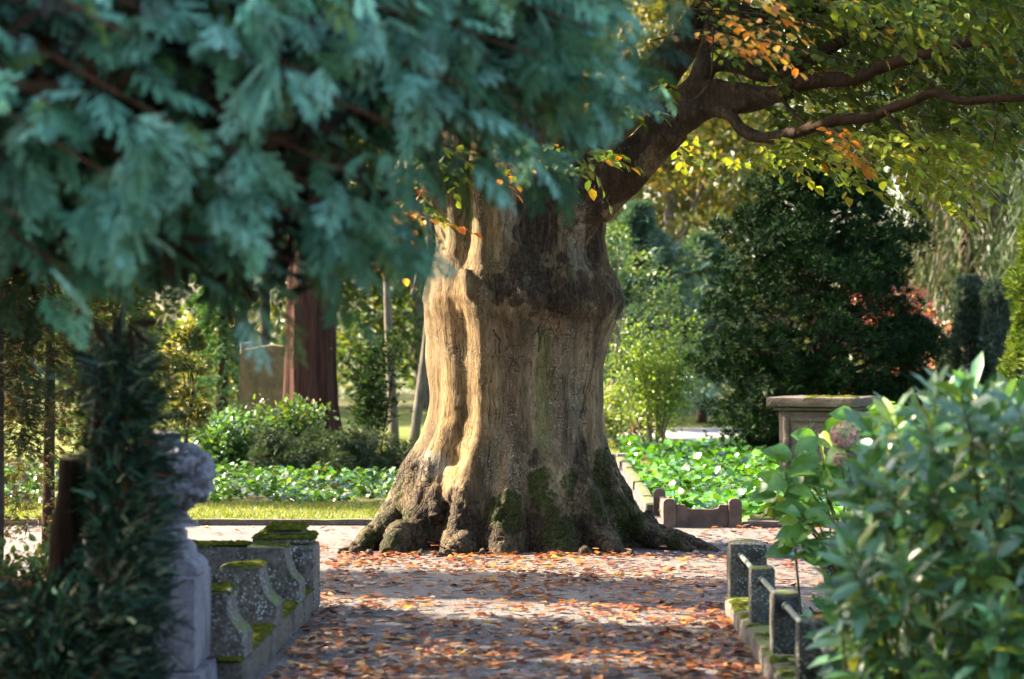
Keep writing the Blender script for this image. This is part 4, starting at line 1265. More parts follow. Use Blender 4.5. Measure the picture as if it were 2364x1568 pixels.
for i in top:
    o = bpy.data.objects.new('fallen_leaf', lme[i % 8])
    col.objects.link(o)
    mm_ = np.eye(4); mm_[:3, :3] = R[i] * sz[i]; mm_[:3, 3] = p3[i]
    o.matrix_world = Matrix(mm_.tolist())
    tag(o, 'fallen autumn beech leaf lying near the camera on the gravel path', 'fallen leaf', 'fallen leaves on the near path')
mb = MB()
cl = pick_colors(FALL, FW, n, .25)
for k in range(8):
    s = np.where(msk & (np.arange(n) % 8 == k))[0]
    stamp(mb, LT[k], R[s], p3[s], sz[s], cl[s])
o = mb.build('leaf_litter', M['litter'], smooth=True)
tag(o, 'scattered orange and red beech leaves over the gravel around the trunk', 'leaf litter', kind='stuff')

mb = MB()
for _ in range(260):
    x0_, y0_ = rng.uniform(-1.1, 1.6), rng.uniform(11, 19.0) ; a_ = rng.uniform(0, 6.28); l_ = rng.uniform(.05, .22)
    if y0_ > 18.3: continue
    p0 = np.array((x0_, y0_, .011)); dv = np.array((math.cos(a_), math.sin(a_), 0)) * l_
    mb.add(*tube_geo([p0, p0 + dv * .5 + (rng.normal(0, .01), rng.normal(0, .01), .004), p0 + dv], [.0025, .002, .001], 4, cap=False)[:2])
tag(mb.build('twig_litter', M['twig']), 'thin broken twigs strewn over the gravel path', 'twigs', kind='stuff')

# ------------------------------------------------------------------ foreground cypress
def cypress_frond(seed):
    """flat feathery spray: rachis, laterals and sub-laterals as thin diamond strips"""
    g = np.random.default_rng(seed)
    mb = MB()
    def strip(p, d, L, w_):
        p = np.asarray(p, float); d = np.asarray(d, float); d = d / np.linalg.norm(d)
        s = np.cross((0, 0, 1.0), d); s /= np.linalg.norm(s)
        m_ = p + d * L * .45
        V_ = np.array([p, m_ + s * w_ + (0, 0, -.006), p + d * L, m_ - s * w_ + (0, 0, .006)])
        mb.add(V_, None, [(0, 2, 1), (0, 3, 2)])
    strip((0, 0, 0), (1, 0, -.05), 1.0, .020)
    for i in range(6):
        u = .06 + .155 * i
        Ls = (.50 * (1 - u) ** .75 + .12) * g.uniform(.7, 1.2)
        for s in (-1, 1):
            ang_ = s * g.uniform(.5, .8)
            d = np.array((math.cos(ang_), math.sin(ang_), -.25 + g.normal(0, .2)))
            p = np.array((u + s * .04, 0, -.05 * u))
            strip(p, d, Ls, .026)
            ns = int(Ls / .10)
            for j in range(ns):
                t = .22 + .74 * j / max(1, ns)
                q = p + d / np.linalg.norm(d) * Ls * t
                for s2 in (-1, 1):
                    a2 = ang_ + s2 * .55
                    strip(q, (math.cos(a2), math.sin(a2), -.3 + g.normal(0, .15)), .11 * (1.15 - .5 * t) * g.uniform(.8, 1.2), .021)
    V_ = np.concatenate(mb.v)
    V_[:, 2] -= .28 * V_[:, 0] ** 2
    return V_, None, np.concatenate(mb.t)
FR = [cypress_frond(k) for k in range(3)]
CYP = [(0.065, 0.175, 0.12), (0.11, 0.26, 0.20), (0.035, 0.10, 0.05), (0.20, 0.38, 0.32), (0.08, 0.13, 0.035)]
M['cyp'] = leaf_material('cypress_frond', 0.12, 0.6, 0.2, tboost=(.9, 1.2, .5))
M['cyp_single'] = leaf_material('cypress_frond_single', 0.12, 0.6, 0.2, 'random', [(0, CYP[2]), (.3, CYP[0]), (.7, CYP[1]), (1, CYP[3])], tboost=(.9, 1.2, .5))
M['cypbark'] = bark_simple('cypress_bark', (0.02, 0.010, 0.006), (0.09, 0.04, 0.024), 25, 3, 0.02)
cyp = thing('cypress_tree', 'blurred blue green cypress hanging over the upper left foreground', 'tree', (-2.75, 7.6, 0))
cc = link('crown', None, None, cyp); cc.location = (2.75, -7.6, 0)
V_, Q_, T_ = tube_geo(smooth_path([(-2.75, 7.6, -.1), (-2.72, 7.6, 1.2), (-2.8, 7.65, 3), (-2.75, 7.6, 6), (-2.7, 7.6, 9)], 6), np.interp(np.linspace(0, 1, 25), [0, .1, 1], [.3, .2, .03]), 14, .12, 3)
o = link('trunk', new_mesh('trunk', V_, [Q_, T_]), M['cypbark'], cyp); o.location = (2.75, -7.6, 0)
# boughs: image outline of the crown's underside, each bough with its own depth
BO = []
ends = [(180, 690, 6.6), (60, 560, 6.4), (330, 600, 6.8), (430, 720, 7.3), (520, 560, 6.6), (600, 690, 7.6), (690, 800, 7.3), (760, 700, 7.0), (840, 720, 7.4), (930, 640, 7.2), (900, 520, 6.8), (965, 560, 7.5),
        (985, 470, 7.3), (820, 420, 6.5), (700, 560, 6.6), (560, 380, 6.4), (1010, 390, 7.6), (1130, 320, 7.4), (1230, 290, 7.6), (1310, 255, 7.3), (1400, 180, 7.5), (1470, 110, 7.3), (1490, 60, 7.7), (1420, 40, 7.2), (1250, 150, 6.9), (1080, 220, 6.8),
        (900, 300, 6.5), (750, 200, 6.4), (560, 150, 6.3), (400, 300, 6.3), (250, 420, 6.3), (120, 260, 6.2), (300, 100, 6.2), (1000, 80, 6.7), (1200, 20, 7.0), (860, 40, 6.5), (640, 20, 6.3), (450, 470, 6.5), (200, 620, 7.6), (80, 660, 7.9), (330, 700, 8.0),
        (1330, 90, 7.9), (1180, 230, 8.0), (1100, 120, 8.1), (950, 180, 7.9), (800, 100, 7.8), (720, 330, 7.8), (500, 250, 7.8), (600, 480, 7.9), (860, 600, 8.0),
        (1050, 300, 7.3), (1060, 330, 7.9), (1130, 250, 7.6), (1200, 310, 7.9), (1240, 210, 7.4), (1330, 200, 7.6), (1380, 250, 7.8), (1430, 150, 7.4), (1440, 200, 7.9), (1290, 110, 7.3), (1190, 90, 7.2), (1080, 30, 7.1), (1380, 30, 7.6), (1500, 20, 7.5), (1000, 280, 7.5), (960, 420, 7.8), (330, 520, 7.0), (120, 420, 7.0), (60, 340, 7.4), (1520, 55, 7.4), (1535, 95, 7.8), (1500, 140, 7.6), (1465, 185, 7.5), (1480, 90, 7.2), (980, 500, 7.4), (950, 330, 7.2)]
ends = [(x_ - max(0, (x_ - 1250) * .38), y_ - (40 if y_ > 540 and 300 < x_ < 900 else 30 if y_ > 540 else 0), d_) for x_, y_, d_ in ends]
pos, dirs, tw = [], [], []
for (x, y, d) in ends:
    e = P(x, y, d)
    s0 = np.array((-2.75, 7.6, max(.5, e[2] + .25 + .12 * (e[0] + 2.75))))
    mid = s0 * .45 + e * .55 + np.array((0, 0, .22))
    q = smooth_path([s0, mid, e + (0, 0, .02)], 10)
    BO.append(q)
    m_ = len(q)
    L = np.linalg.norm(e - s0)
    ns = int(23 + 11 * L)
    nodes = np.sort(rng.beta(1.8, 1.0, 12)); nodes[-1] = .99
    noff = rng.normal(0, .085, (12, 3))
    for _ in range(ns):
        kn = rng.integers(0, 12); t = float(np.clip(nodes[kn] + rng.normal(0, .012), 0, 1))
        i = min(int(t * (m_ - 1)), m_ - 2)
        p = q[i] + (q[i + 1] - q[i]) * (t * (m_ - 1) - i)
        fwd = q[i + 1] - q[i]; fwd /= np.linalg.norm(fwd)
        sd_ = rng.normal(size=3) * (.9, .9, .55)
        d_ = fwd * rng.uniform(.3, 1.0) + sd_ * .75 + (0, -.25, -.28)
        p = p + noff[kn] + rng.normal(0, .030, 3)
        pos.append(p); dirs.append(d_)
pos, dirs = np.array(pos), np.array(dirs)
n = len(pos)
sz = rng.uniform(.10, .19, n)
R = frames(dirs, rng.normal(0, .5, n))
pxs = pos[:, 0] / pos[:, 1] * F + 1182; pys = 800 + (CAM_H - pos[:, 2]) / pos[:, 1] * F
vis = (pxs > 0) & (pys > 0)
sc = np.where(vis, sz / pos[:, 1] ** 2, 0)
top = np.argsort(-sc)[:300]
msk = np.ones(n, bool); msk[top] = False
fme = []
for t in FR:
    mm_ = new_mesh('frond', t[0], [t[2]], smooth=False); mm_.materials.append(M['cyp_single']); fme.append(mm_)
for i in top:
    o = bpy.data.objects.new('frond', fme[i % 3]); col.objects.link(o); o.parent = cc
    mm_ = np.eye(4); mm_[:3, :3] = R[i] * sz[i]; mm_[:3, 3] = pos[i]
    o.matrix_local = Matrix(mm_.tolist())
mb = MB(); cl = pick_colors(CYP, [4, 3, 4, 2.2, 1.6], n, .35)
for k in range(3):
    s = np.where(msk & (np.arange(n) % 3 == k))[0]
    stamp(mb, FR[k], R[s], pos[s], sz[s], cl[s])
o = mb.build('foliage', M['cyp'], cc, smooth=False); o['kind'] = 'stuff'
for i, q in enumerate(BO):
    V_, Q_, T_ = tube_geo(q, np.linspace(.022, .003, len(q)), 6, .1, i)
    link('bough', new_mesh('bough', V_, [Q_, T_]), M['cypbark'], cc)
FANI = (np.array([(0, 0, 0), (.5, .12, .05), (1, .05, -.05), (.5, -.02, .05), (.45, .4, .05), (.8, .6, 0), (.55, .25, 0), (.45, -.4, .0), (.8, -.55, 0), (.55, -.2, .05)]), None, np.array([(0, 2, 1), (0, 3, 2), (0, 5, 4), (0, 6, 5), (0, 8, 7), (0, 9, 8)]))
# dry inner shoots behind the green surface, coloured near black for the crown's inner shade
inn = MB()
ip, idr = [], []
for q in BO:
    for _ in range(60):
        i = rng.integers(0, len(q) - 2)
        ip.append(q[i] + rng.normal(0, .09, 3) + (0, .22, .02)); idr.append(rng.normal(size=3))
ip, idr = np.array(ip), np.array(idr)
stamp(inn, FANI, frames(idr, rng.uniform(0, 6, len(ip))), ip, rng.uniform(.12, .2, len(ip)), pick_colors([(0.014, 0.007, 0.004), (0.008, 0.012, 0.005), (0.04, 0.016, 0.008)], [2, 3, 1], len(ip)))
o = inn.build('inner_shade_shoots', M['cyp'], cc, smooth=False); o['kind'] = 'stuff'

# coarse outer crown of the same tree, above and left of the frame
def conifer_cloud(mb, base, h0, h1, r0, r1, n, tmpl, size, pal, wts, droop=-.25, up=0.0, shell=.55, taper=1.0, keep=None, lump=.35):
    t = rng.random(n) ** .9
    zz_ = h0 + (h1 - h0) * t
    rad_ = (r0 + (r1 - r0) * t ** taper)
    lay = .82 + .18 * np.sin(zz_ * 7 + 3 * np.sin(zz_ * 2.3))
    a_ = rng.uniform(0, 2 * math.pi, n)
    clump = .82 + lump * fbm(np.stack([np.cos(a_) * 2.2, np.sin(a_) * 2.2, zz_ * 1.8], 1), 3, int(n) % 97)
    rr_ = rad_ * lay * clump * (shell + (1 - shell) * np.sqrt(rng.random(n)))
    p = np.stack([base[0] + np.cos(a_) * rr_, base[1] + np.sin(a_) * rr_, base[2] + zz_], 1)
    d = np.stack([np.cos(a_), np.sin(a_), np.full(n, droop)], 1) + rng.normal(0, .45, (n, 3)) + (0, 0, up)
    if keep is not None:
        kk = keep(p); p, d = p[kk], d[kk]
    m_ = len(p)
    stamp(mb, tmpl, frames(d, rng.normal(0, .7, m_)), p, size * rng.uniform(.6, 1.25, m_), pick_colors(pal, wts, m_))
    return p
def out_of_frame(p):
    return ~((np.abs(p[:, 0] / p[:, 1]) < .30) & ((p[:, 2] - CAM_H) / p[:, 1] < .21))
fan = MB()
for a_ in (-.55, -.18, .2, .6):
    V_ = np.array([(0, 0, 0), (.5 * math.cos(a_) - .07 * math.sin(a_), .5 * math.sin(a_) + .07 * math.cos(a_), .04), (math.cos(a_), math.sin(a_), -.05), (.5 * math.cos(a_) + .07 * math.sin(a_), .5 * math.sin(a_) - .07 * math.cos(a_), .04)])
    fan.add(V_, None, [(0, 2, 1), (0, 3, 2)])
FAN = (np.concatenate(fan.v), None, np.concatenate(fan.t))
mb = MB()
conifer_cloud(mb, (-2.75, 7.6, 0), .6, 9.5, 1.9, .3, 16000, FAN, .32, CYP, [4, 4, 3, 2, 1], keep=out_of_frame)
o = mb.build('outer_foliage', M['cyp'], cc, smooth=False); o['kind'] = 'stuff'

# ------------------------------------------------------------------ dark yew with the sawn stub
def yew_shoot(seed):
    g = np.random.default_rng(seed); mb = MB()
    for i in range(24):
        u = i / 24
        for s in (-1, 1):
            a_ = s * (1.05 - .35 * u)
            L = .26 * (1 - .55 * u) * g.uniform(.8, 1.1)
            p = np.array((u, 0, 0)); d = np.array((math.cos(a_), math.sin(a_), g.uniform(-.1, .3))); w_ = .011
            sd_ = np.array((-d[1], d[0], 0)) * w_
            mb.add(np.array([p - sd_ * 1.1, p + d * L, p + sd_ * 1.1]), None, [(0, 1, 2)])
    mb.add(np.array([(0, .008, 0), (1, 0, 0), (0, -.008, 0), (0, 0, .012)]), None, [(0, 1, 3), (3, 1, 2)])
    V_ = np.concatenate(mb.v); V_[:, 2] -= .12 * V_[:, 0] ** 2
    return V_, None, np.concatenate(mb.t)
YS = [yew_shoot(k) for k in range(2)]
M['yew'] = leaf_material('yew_needles', 0.08, 0.55, 0.15, tboost=(.8, 1.2, .5))
M['yew_single'] = leaf_material('yew_needles_single', 0.08, 0.55, 0.2, 'random', [(0, (0.014, 0.045, 0.028)), (.5, (0.03, 0.09, 0.07)), (1, (0.05, 0.13, 0.09))], tboost=(.8, 1.2, .5))
yew = thing('yew_bush', 'dark green upright yew in front of the grey monument', 'yew', (GX(270, 9.7), 9.7, 0))
yo = (-GX(270, 9.7), -9.7, 0)
M['yewbark'] = bark_simple('yew_bark', (0.012, 0.008, 0.006), (0.05, 0.028, 0.02), 30, 5, 0.015)
def ypart(name, pts_, rd, n=10, mat=None):
    V_, Q_, T_ = tube_geo(smooth_path(pts_, 6), np.interp(np.linspace(0, 1, (len(pts_) - 1) * 6 + 1), np.linspace(0, 1, len(rd)), rd), n, .15, 5)
    o = link(name, new_mesh(name, V_, [Q_, T_]), mat or M['yewbark'], yew); o.location = yo
    return o
ypart('stem', [(*P(270, 0, 9.8)[:2], -.1), P(268, 1500, 9.8), P(262, 1200, 9.8), P(250, 1000, 9.8), P(262, 820, 9.85), P(290, 700, 9.9)], [.09, .075, .06, .05, .035, .01])
ypart('stem', [P(262, 1330, 9.8), P(225, 1100, 9.75), P(232, 950, 9.75), P(240, 840, 9.8)], [.05, .04, .03, .012])
stub = ypart('sawn_stub', [(*P(150, 0, 10.0)[:2], -.1), P(150, 1560, 10.0), P(152, 1350, 10.0), P(160, 1180, 10.0), P(172, 1062, 10.0)], [.10, .085, .075, .062, .060], 16)
stub['label'] = 'thick sawn off trunk stub'
m, nt, b = mat_new('sawn_wood'); b.inputs['Base Color'].default_value = (0.34, 0.22, 0.11, 1); b.inputs['Roughness'].default_value = .9
M['sawn'] = m
c0 = P(173, 1060, 10.0)
V_, Q_, T_ = tube_geo([c0 + (0, 0, -.008), c0 + (0.001, 0, .004)], .058, 18)
o = link('sawn_face', new_mesh('sawn_face', V_, [Q_, T_]), M['sawn'], yew); o.location = yo
ypart('fallen_branch', [P(-60, 1345, 10.2), P(40, 1352, 10.1), P(110, 1372, 10.0), P(150, 1400, 10)], [.035, .03, .025, .01], 10, bark_simple('red_wood', (0.10, 0.03, 0.015), (0.25, 0.09, 0.04), 30, 30, .01))
pos, dirs = [], []
def yshoots(n, xy0, xy1, wpx, d0, d1, lean, out=1.0):
    for _ in range(n):
        t = rng.random(); x = xy0[0] + (xy1[0] - xy0[0]) * t; y = xy0[1] + (xy1[1] - xy0[1]) * t
        w_ = np.interp(t, [0, .5, 1], wpx)
        u = rng.uniform(-1, 1) * w_
        pos.append(P(x + u * .75, y + rng.uniform(-30, 30), rng.uniform(d0, d1)))
        dirs.append(np.array((u / w_ * .9 * out + .25, rng.uniform(-1.0, .15), rng.uniform(-.35, .75))) + np.array(lean))
yshoots(800, (285, 800), (290, 1180), (70, 95, 110), 9.35, 10.0, (0, 0, .1))
yshoots(850, (300, 1150), (270, 1420), (110, 120, 150), 9.2, 10.0, (.1, 0, .05))
yshoots(900, (150, 1350), (150, 1620), (230, 260, 280), 9.0, 9.9, (0, 0, .1))
yshoots(70, (300, 740), (300, 830), (60, 70, 70), 9.4, 9.9, (0, 0, .3))
yshoots(260, (372, 850), (375, 1300), (25, 32, 35), 9.5, 10.0, (.9, -.2, .1))
yshoots(40, (30, 1050), (20, 1300), (50, 60, 60), 9.6, 10.0, (0, 0, .1))
yshoots(60, (60, 900), (200, 860), (50, 60, 60), 9.2, 9.8, (.2, 0, .1))
pos, dirs = np.array(pos), np.array(dirs); n = len(pos)
sz = rng.uniform(.05, .10, n)
R = frames(dirs, rng.normal(0, .6, n))
top = np.argsort(-sz / pos[:, 1] ** 3)[:300]
msk = np.ones(n, bool); msk[top] = False
fol = link('foliage', None, None, yew); fol.location = yo
yme = []
for t in YS:
    mm_ = new_mesh('shoot', t[0], [t[2]], smooth=False); mm_.materials.append(M['yew_single']); yme.append(mm_)
for i in top:
    o = bpy.data.objects.new('shoot', yme[i % 2]); col.objects.link(o); o.parent = fol
    mm_ = np.eye(4); mm_[:3, :3] = R[i] * sz[i]; mm_[:3, 3] = pos[i]
    o.matrix_local = Matrix(mm_.tolist())
mb = MB(); cl = pick_colors([(0.016, 0.05, 0.036), (0.010, 0.03, 0.018), (0.03, 0.08, 0.055), (0.05, 0.06, 0.012), (.10, .03, .015)], [4, 4, 2, .6, .25], n)
for k in range(2):
    s = np.where(msk & (np.arange(n) % 2 == k))[0]
    stamp(mb, YS[k], R[s], pos[s], sz[s], cl[s])
# inner mass of darker shoots
ni = 2600
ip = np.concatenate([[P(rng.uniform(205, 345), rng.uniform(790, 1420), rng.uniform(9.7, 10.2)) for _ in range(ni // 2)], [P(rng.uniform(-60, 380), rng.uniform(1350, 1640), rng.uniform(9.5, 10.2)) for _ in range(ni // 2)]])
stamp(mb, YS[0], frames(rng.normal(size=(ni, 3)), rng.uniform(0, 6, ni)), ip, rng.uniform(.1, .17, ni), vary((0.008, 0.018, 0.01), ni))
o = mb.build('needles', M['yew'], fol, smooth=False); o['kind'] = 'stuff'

# ------------------------------------------------------------------ laurel on the right
lau = leaf_tmpl(0.29, 0.20, 0.22, (0.35, 0.7), (.95, 1.0))
M['laurel'] = leaf_material('laurel_leaf', 0.25, 0.30, 0.8, tboost=(1.5, 1.5, .4))
LAU = [(0.062, 0.165, 0.06), (0.105, 0.22, 0.11), (0.036, 0.10, 0.034), (0.13, 0.20, 0.03), (0.22, 0.25, 0.02)]
M['laurel_single'] = leaf_material('laurel_leaf_single', 0.25, 0.30, 0.8, 'random', [(0, LAU[2]), (.3, LAU[0]), (.7, LAU[1]), (.88, LAU[3]), (1, LAU[4])], tboost=(1.5, 1.5, .4))
for k_ in ('laurel', 'laurel_single'):
    b_ = M[k_].node_tree.nodes['Principled BSDF']; b_.inputs['IOR'].default_value = 1.6; b_.inputs['Roughness'].default_value = .34
lb = thing('laurel_bush', 'blurred glossy laurel bush filling the lower right foreground', 'bush', (1.75, 9.2, 0))
lf = link('foliage', None, None, lb); lf.location = (-1.75, -9.2, 0)
OUT = [(1900, 1640), (1925, 1420), (1945, 1300), (1950, 1180), (1965, 1080), (2010, 990), (2080, 950), (2160, 900), (2270, 890), (2364, 920), (2480, 900), (2700, 950), (2700, 1700)]
def inside_poly(x, y, poly):
    ins = False; j = len(poly) - 1
    for i in range(len(poly)):
        if (poly[i][1] > y) != (poly[j][1] > y) and x < (poly[j][0] - poly[i][0]) * (y - poly[i][1]) / (poly[j][1] - poly[i][1]) + poly[i][0]: ins = not ins
        j = i
    return ins
pos, dirs, stems, yel = [], [], [], []
cnt = 0
root = np.array((2.0, 9.6, 0.0))
while cnt < 540:
    x, y = rng.uniform(1860, 2640), rng.uniform(860, 1640)
    if not inside_poly(x, y, OUT): continue
    d = rng.uniform(8.3, 11.0)
    p = P(x, y, d)
    if p[2] < .05: continue
    out = p - np.array((2.1, 10.0, .35)); out /= np.linalg.norm(out)
    ax = out * .7 + np.array((-.2, -.35, .6)) + rng.normal(0, .25, 3); ax /= np.linalg.norm(ax)
    L = rng.uniform(.12, .26)
    nl = int(rng.integers(8, 14))
    s0 = p - ax * L
    stems.append((np.array([s0 - ax * .25 + (0, .05, -.1), s0, p]), (.006, .005, .003)))
    ph_ = rng.uniform(0, 6)
    for k in range(nl):
        t = (k + .5) / nl
        a_ = ph_ + k * 2.4
        u_ = np.cross(ax, (0.3, .2, 1)); u_ /= np.linalg.norm(u_); v_ = np.cross(ax, u_)
        rd = u_ * math.cos(a_) + v_ * math.sin(a_)
        pos.append(s0 + ax * L * t); dirs.append(rd * (1.05 - .65 * t) + ax * (.25 + .8 * t ** 2)); yel.append(y > 1000 and rng.random() < .05)
    cnt += 1
pos, dirs = np.array(pos), np.array(dirs); n = len(pos)
sz = rng.uniform(.09, .18, n)
R = frames(dirs, rng.normal(0, .35, n), np.tile((-.1, -.35, .9), (n, 1)) + rng.normal(0, .25, (n, 3)))
pxs = pos[:, 0] / pos[:, 1] * F + 1182; pys = 800 + (CAM_H - pos[:, 2]) / pos[:, 1] * F
sc = np.where((pxs < 2380) & (pys < 1580), sz / pos[:, 1] ** 2, 0)
top = np.argsort(-sc)[:300]; msk = np.ones(n, bool); msk[top] = False
lme = new_mesh('leaf', lau[0], [lau[1], lau[2]]); lme.materials.append(M['laurel_single'])
for i in top:
    o = bpy.data.objects.new('leaf', lme); col.objects.link(o); o.parent = lf
    mm_ = np.eye(4); mm_[:3, :3] = R[i] * sz[i]; mm_[:3, 3] = pos[i]
    o.matrix_local = Matrix(mm_.tolist())
mb = MB(); stamp(mb, lau, R[msk], pos[msk], sz[msk], pick_colors(LAU, [4, 4, 3, 2.2, .8], n, .32)[msk])
o = mb.build('leaf_mass', M['laurel'], lf, smooth=True); o['kind'] = 'stuff'
M['greenstem'] = bark_simple('green_stem', (0.06, 0.07, 0.02), (0.14, 0.13, 0.05), 40, 20, .003)
mb = MB()
for q, rd in stems: mb.add(*tube_geo(q, rd, 5, cap=False)[:2])
o = mb.build('shoots', M['greenstem'], lf); o['kind'] = 'stuff'
for i in range(9):
    e = P(rng.uniform(1980, 2500), rng.uniform(1050, 1350), rng.uniform(9, 10.3))
    V_, Q_, T_ = tube_geo(smooth_path([root + rng.normal(0, .08, 3) * (1, 1, 0) - (0, 0, .05), root * .5 + e * .5 + rng.normal(0, .05, 3), e], 6), np.linspace(.022, .006, 13), 7, .1, i)
    o = link('stem', new_mesh('stem', V_, [Q_, T_]), M['yewbark'], lb); o.location = (-1.75, -9.2, 0)

# ------------------------------------------------------------------ hydrangea behind the laurel
def hyd_leaf():
    us = np.linspace(0, 1, 9)
    wd = .62 * np.array([0, .30, .43, .5, .49, .42, .30, .15, 0.0]) + np.array([0, .0, .012, -.008, .012, -.008, .012, -.006, 0])
    V, Q = [], []
    for i, u in enumerate(us):
        for s in (-1, -.5, 0, .5, 1):
            vein = .02 * math.sin(u * 40 - abs(s) * 6) * (s != 0)
            V.append((u, s * wd[i], .28 * abs(s) * wd[i] - .22 * u * u + vein))
    for i in range(8):
        for s in range(4):
            a_ = i * 5 + s
            Q.append((a_, a_ + 5, a_ + 6, a_ + 1))
    return np.array(V), np.array(Q), None
HL = hyd_leaf()
M['hyd'] = leaf_material('hydrangea_leaf', 0.35, 0.38, 0.5, 'random', [(0, (0.06, 0.15, 0.035)), (.5, (0.085, 0.20, 0.05)), (.85, (0.13, 0.25, 0.05)), (1, (0.24, 0.30, 0.03))], tboost=(1.4, 1.4, .3))
hy = thing('hydrangea_bush', 'broad leaved hydrangea with faded pink flower heads beside the laurel', 'bush', (1.75, 13.4, 0))
ho = (-1.75, -13.4, 0)
hme = new_mesh('leaf', HL[0], [HL[1]]); hme.materials.append(M['hyd'])
heads = [(1880, 1075, 13.2), (1840, 1090, 13.0), (1825, 1150, 13.1), (1870, 1165, 12.9), (1860, 1215, 13.0), (1905, 1130, 13.2), (1930, 1200, 13.2), (1985, 965, 13.5), (2040, 1010, 13.5), (2075, 930, 13.8), (2130, 990, 13.6), (2180, 960, 13.8), (2240, 950, 14), (2290, 990, 13.8), (1950, 1080, 13.4), (2010, 1100, 13.4), (1890, 1000, 13.6), (1815, 1090, 12.9), (1800, 1125, 13.0), (1835, 1050, 13.1), (1850, 1185, 12.8), (1840, 1235, 12.9), (1880, 1250, 12.9), (1900, 1060, 13.0), (2000, 1040, 13.2), (2100, 1040, 13.4)]
for (x, y, d) in heads:
    c0 = P(x, y, d)
    b0 = np.array((1.95 + rng.normal(0, .12), 13.5 + rng.normal(0, .12), 0))
    q = smooth_path([b0, b0 * .5 + c0 * .5 + (0, 0, .05), c0], 6)
    V_, Q_, T_ = tube_geo(q, np.linspace(.008, .004, len(q)), 6, 0, 0)
    o = link('stem', new_mesh('stem', V_, [Q_, T_]), M['greenstem'], hy); o.location = ho
    ph_ = rng.uniform(0, 6)
    for k in range(7):
        a_ = ph_ + k * 1.57 + (k // 2) * .6
        el = rng.uniform(-.5, .45)
        dv = np.array((math.cos(a_), math.sin(a_) * .5 - .35, el))
        Rm = frames(dv[None], np.array([rng.normal(0, .35)]), np.array([(-.1, -.8, .7)]) + rng.normal(0, .25, (1, 3)))[0]
        o = bpy.data.objects.new('leaf', hme); col.objects.link(o); o.parent = hy
        s_ = rng.uniform(.11, .19)
        mm_ = np.eye(4); mm_[:3, :3] = Rm * s_; mm_[:3, 3] = c0 + dv * .02 + np.array(ho) - (0, 0, .03 * (k // 2))
        o.matrix_local = Matrix(mm_.tolist())
M['petal'] = leaf_material('hydrangea_petal', .3, .6, .2, tboost=(1, 1, 1))
def flower_head(x, y, d, r_):
    c0 = P(x, y, d); nf = 190
    u = rng.normal(size=(nf, 3)); u /= np.linalg.norm(u, axis=1, keepdims=True)
    mb = MB()
    for k in range(4):
        t1 = np.cross(u, rng.normal(size=(nf, 3))); t1 /= np.linalg.norm(t1, axis=1, keepdims=True)
    base = np.cross(u, np.tile((.3, .4, .9), (nf, 1))); base /= np.linalg.norm(base, axis=1, keepdims=True); b2_ = np.cross(u, base)
    cl = pick_colors([(0.50, 0.24, 0.26), (0.38, 0.36, 0.15), (0.55, 0.40, 0.34), (.35, .12, .14)], [4, 3, 2, 1], nf)
    for k in range(4):
        d_ = base * math.cos(k * 1.571) + b2_ * math.sin(k * 1.571) + u * .25
        stamp(mb, leaf_tmpl(.85, .1, .1), frames(d_, None, u), c0 + u * r_ * (.85 + .15 * rng.random((nf, 1))), np.full(nf, r_ * .20), cl)
    o = mb.build('flower_head', M['petal'], hy); o.location = ho
    q = smooth_path([np.array((1.98, 13.5, 0)), c0 * .6 + np.array((1.98, 13.5, .2)) * .4, c0], 6)
    V_, Q_, T_ = tube_geo(q, np.linspace(.007, .004, len(q)), 6)
    o = link('stem', new_mesh('stem', V_, [Q_, T_]), M['greenstem'], hy); o.location = ho
flower_head(1948, 1006, 12.6, .075)
flower_head(1940, 1062, 12.7, .04)

# ------------------------------------------------------------------ ivy patches
ivy_t = (np.array([(0, 0, 0), (.18, .42, .03), (.45, .30, .05), (.62, .52, 0), (1, 0, -.06), (.62, -.52, 0), (.45, -.30, .05), (.18, -.42, .03), (.4, 0, -.02)]),
         None, np.array([(8, 1, 0), (8, 2, 1), (8, 3, 2), (8, 4, 3), (8, 5, 4), (8, 6, 5), (8, 7, 6), (8, 0, 7)]))
M['ivy'] = leaf_material('ivy_leaf', 0.25, 0.22, 0.7, tboost=(1.4, 1.5, .3))
def ground_cover(name, label, n, sampler, zfun, size, pal, wts, tilt=.45, mat=None, tm=None):
    x, y = sampler(n)
    m_ = len(x)
    z_ = zfun(x, y) * rng.uniform(.35, 1.0, m_)
    a_ = rng.uniform(0, 2 * math.pi, m_)
    e_ = rng.normal(-.1, tilt, m_)
    d_ = np.stack([np.cos(a_), np.sin(a_), np.sin(e_)], 1)
    mb = MB()
    cl_ = pick_colors(pal, wts, m_, .3) * (1 + .75 * fbm(np.stack([x * .9, y * .7, x * 0 + 4], 1), 3, 15))[:, None]
    dead = rng.random(m_) < .012; cl_[dead] = (0.30, 0.12, 0.03)
    stamp(mb, tm or ivy_t, frames(d_, rng.normal(0, tilt, m_)), np.stack([x, y, z_], 1), size * rng.uniform(.4, 1.3, m_), np.clip(cl_, .004, .9))
    o = mb.build(name, mat or M['ivy'], smooth=True)
    tag(o, label, 'ground cover', kind='stuff')
    return o
IVY = [(0.05, 0.15, 0.02), (0.075, 0.20, 0.025), (0.12, 0.26, 0.03), (0.03, 0.09, 0.02)]
def box_s(x0, x1, y0, y1):
    return lambda n: (rng.uniform(x0, x1, n), rng.uniform(y0, y1, n))
ground_cover('ivy', 'dark ivy growing inside the concrete railing', 1500, box_s(1.50, 2.9, 9.2, 14.4), lambda x, y: .13 + .07 * fbm(np.stack([x * 4, y * 4, x * 0], 1), 2, 3), .075, [(0.025, 0.07, 0.035), (0.035, 0.10, 0.05), (.02, .05, .03)], [3, 3, 2], .6)
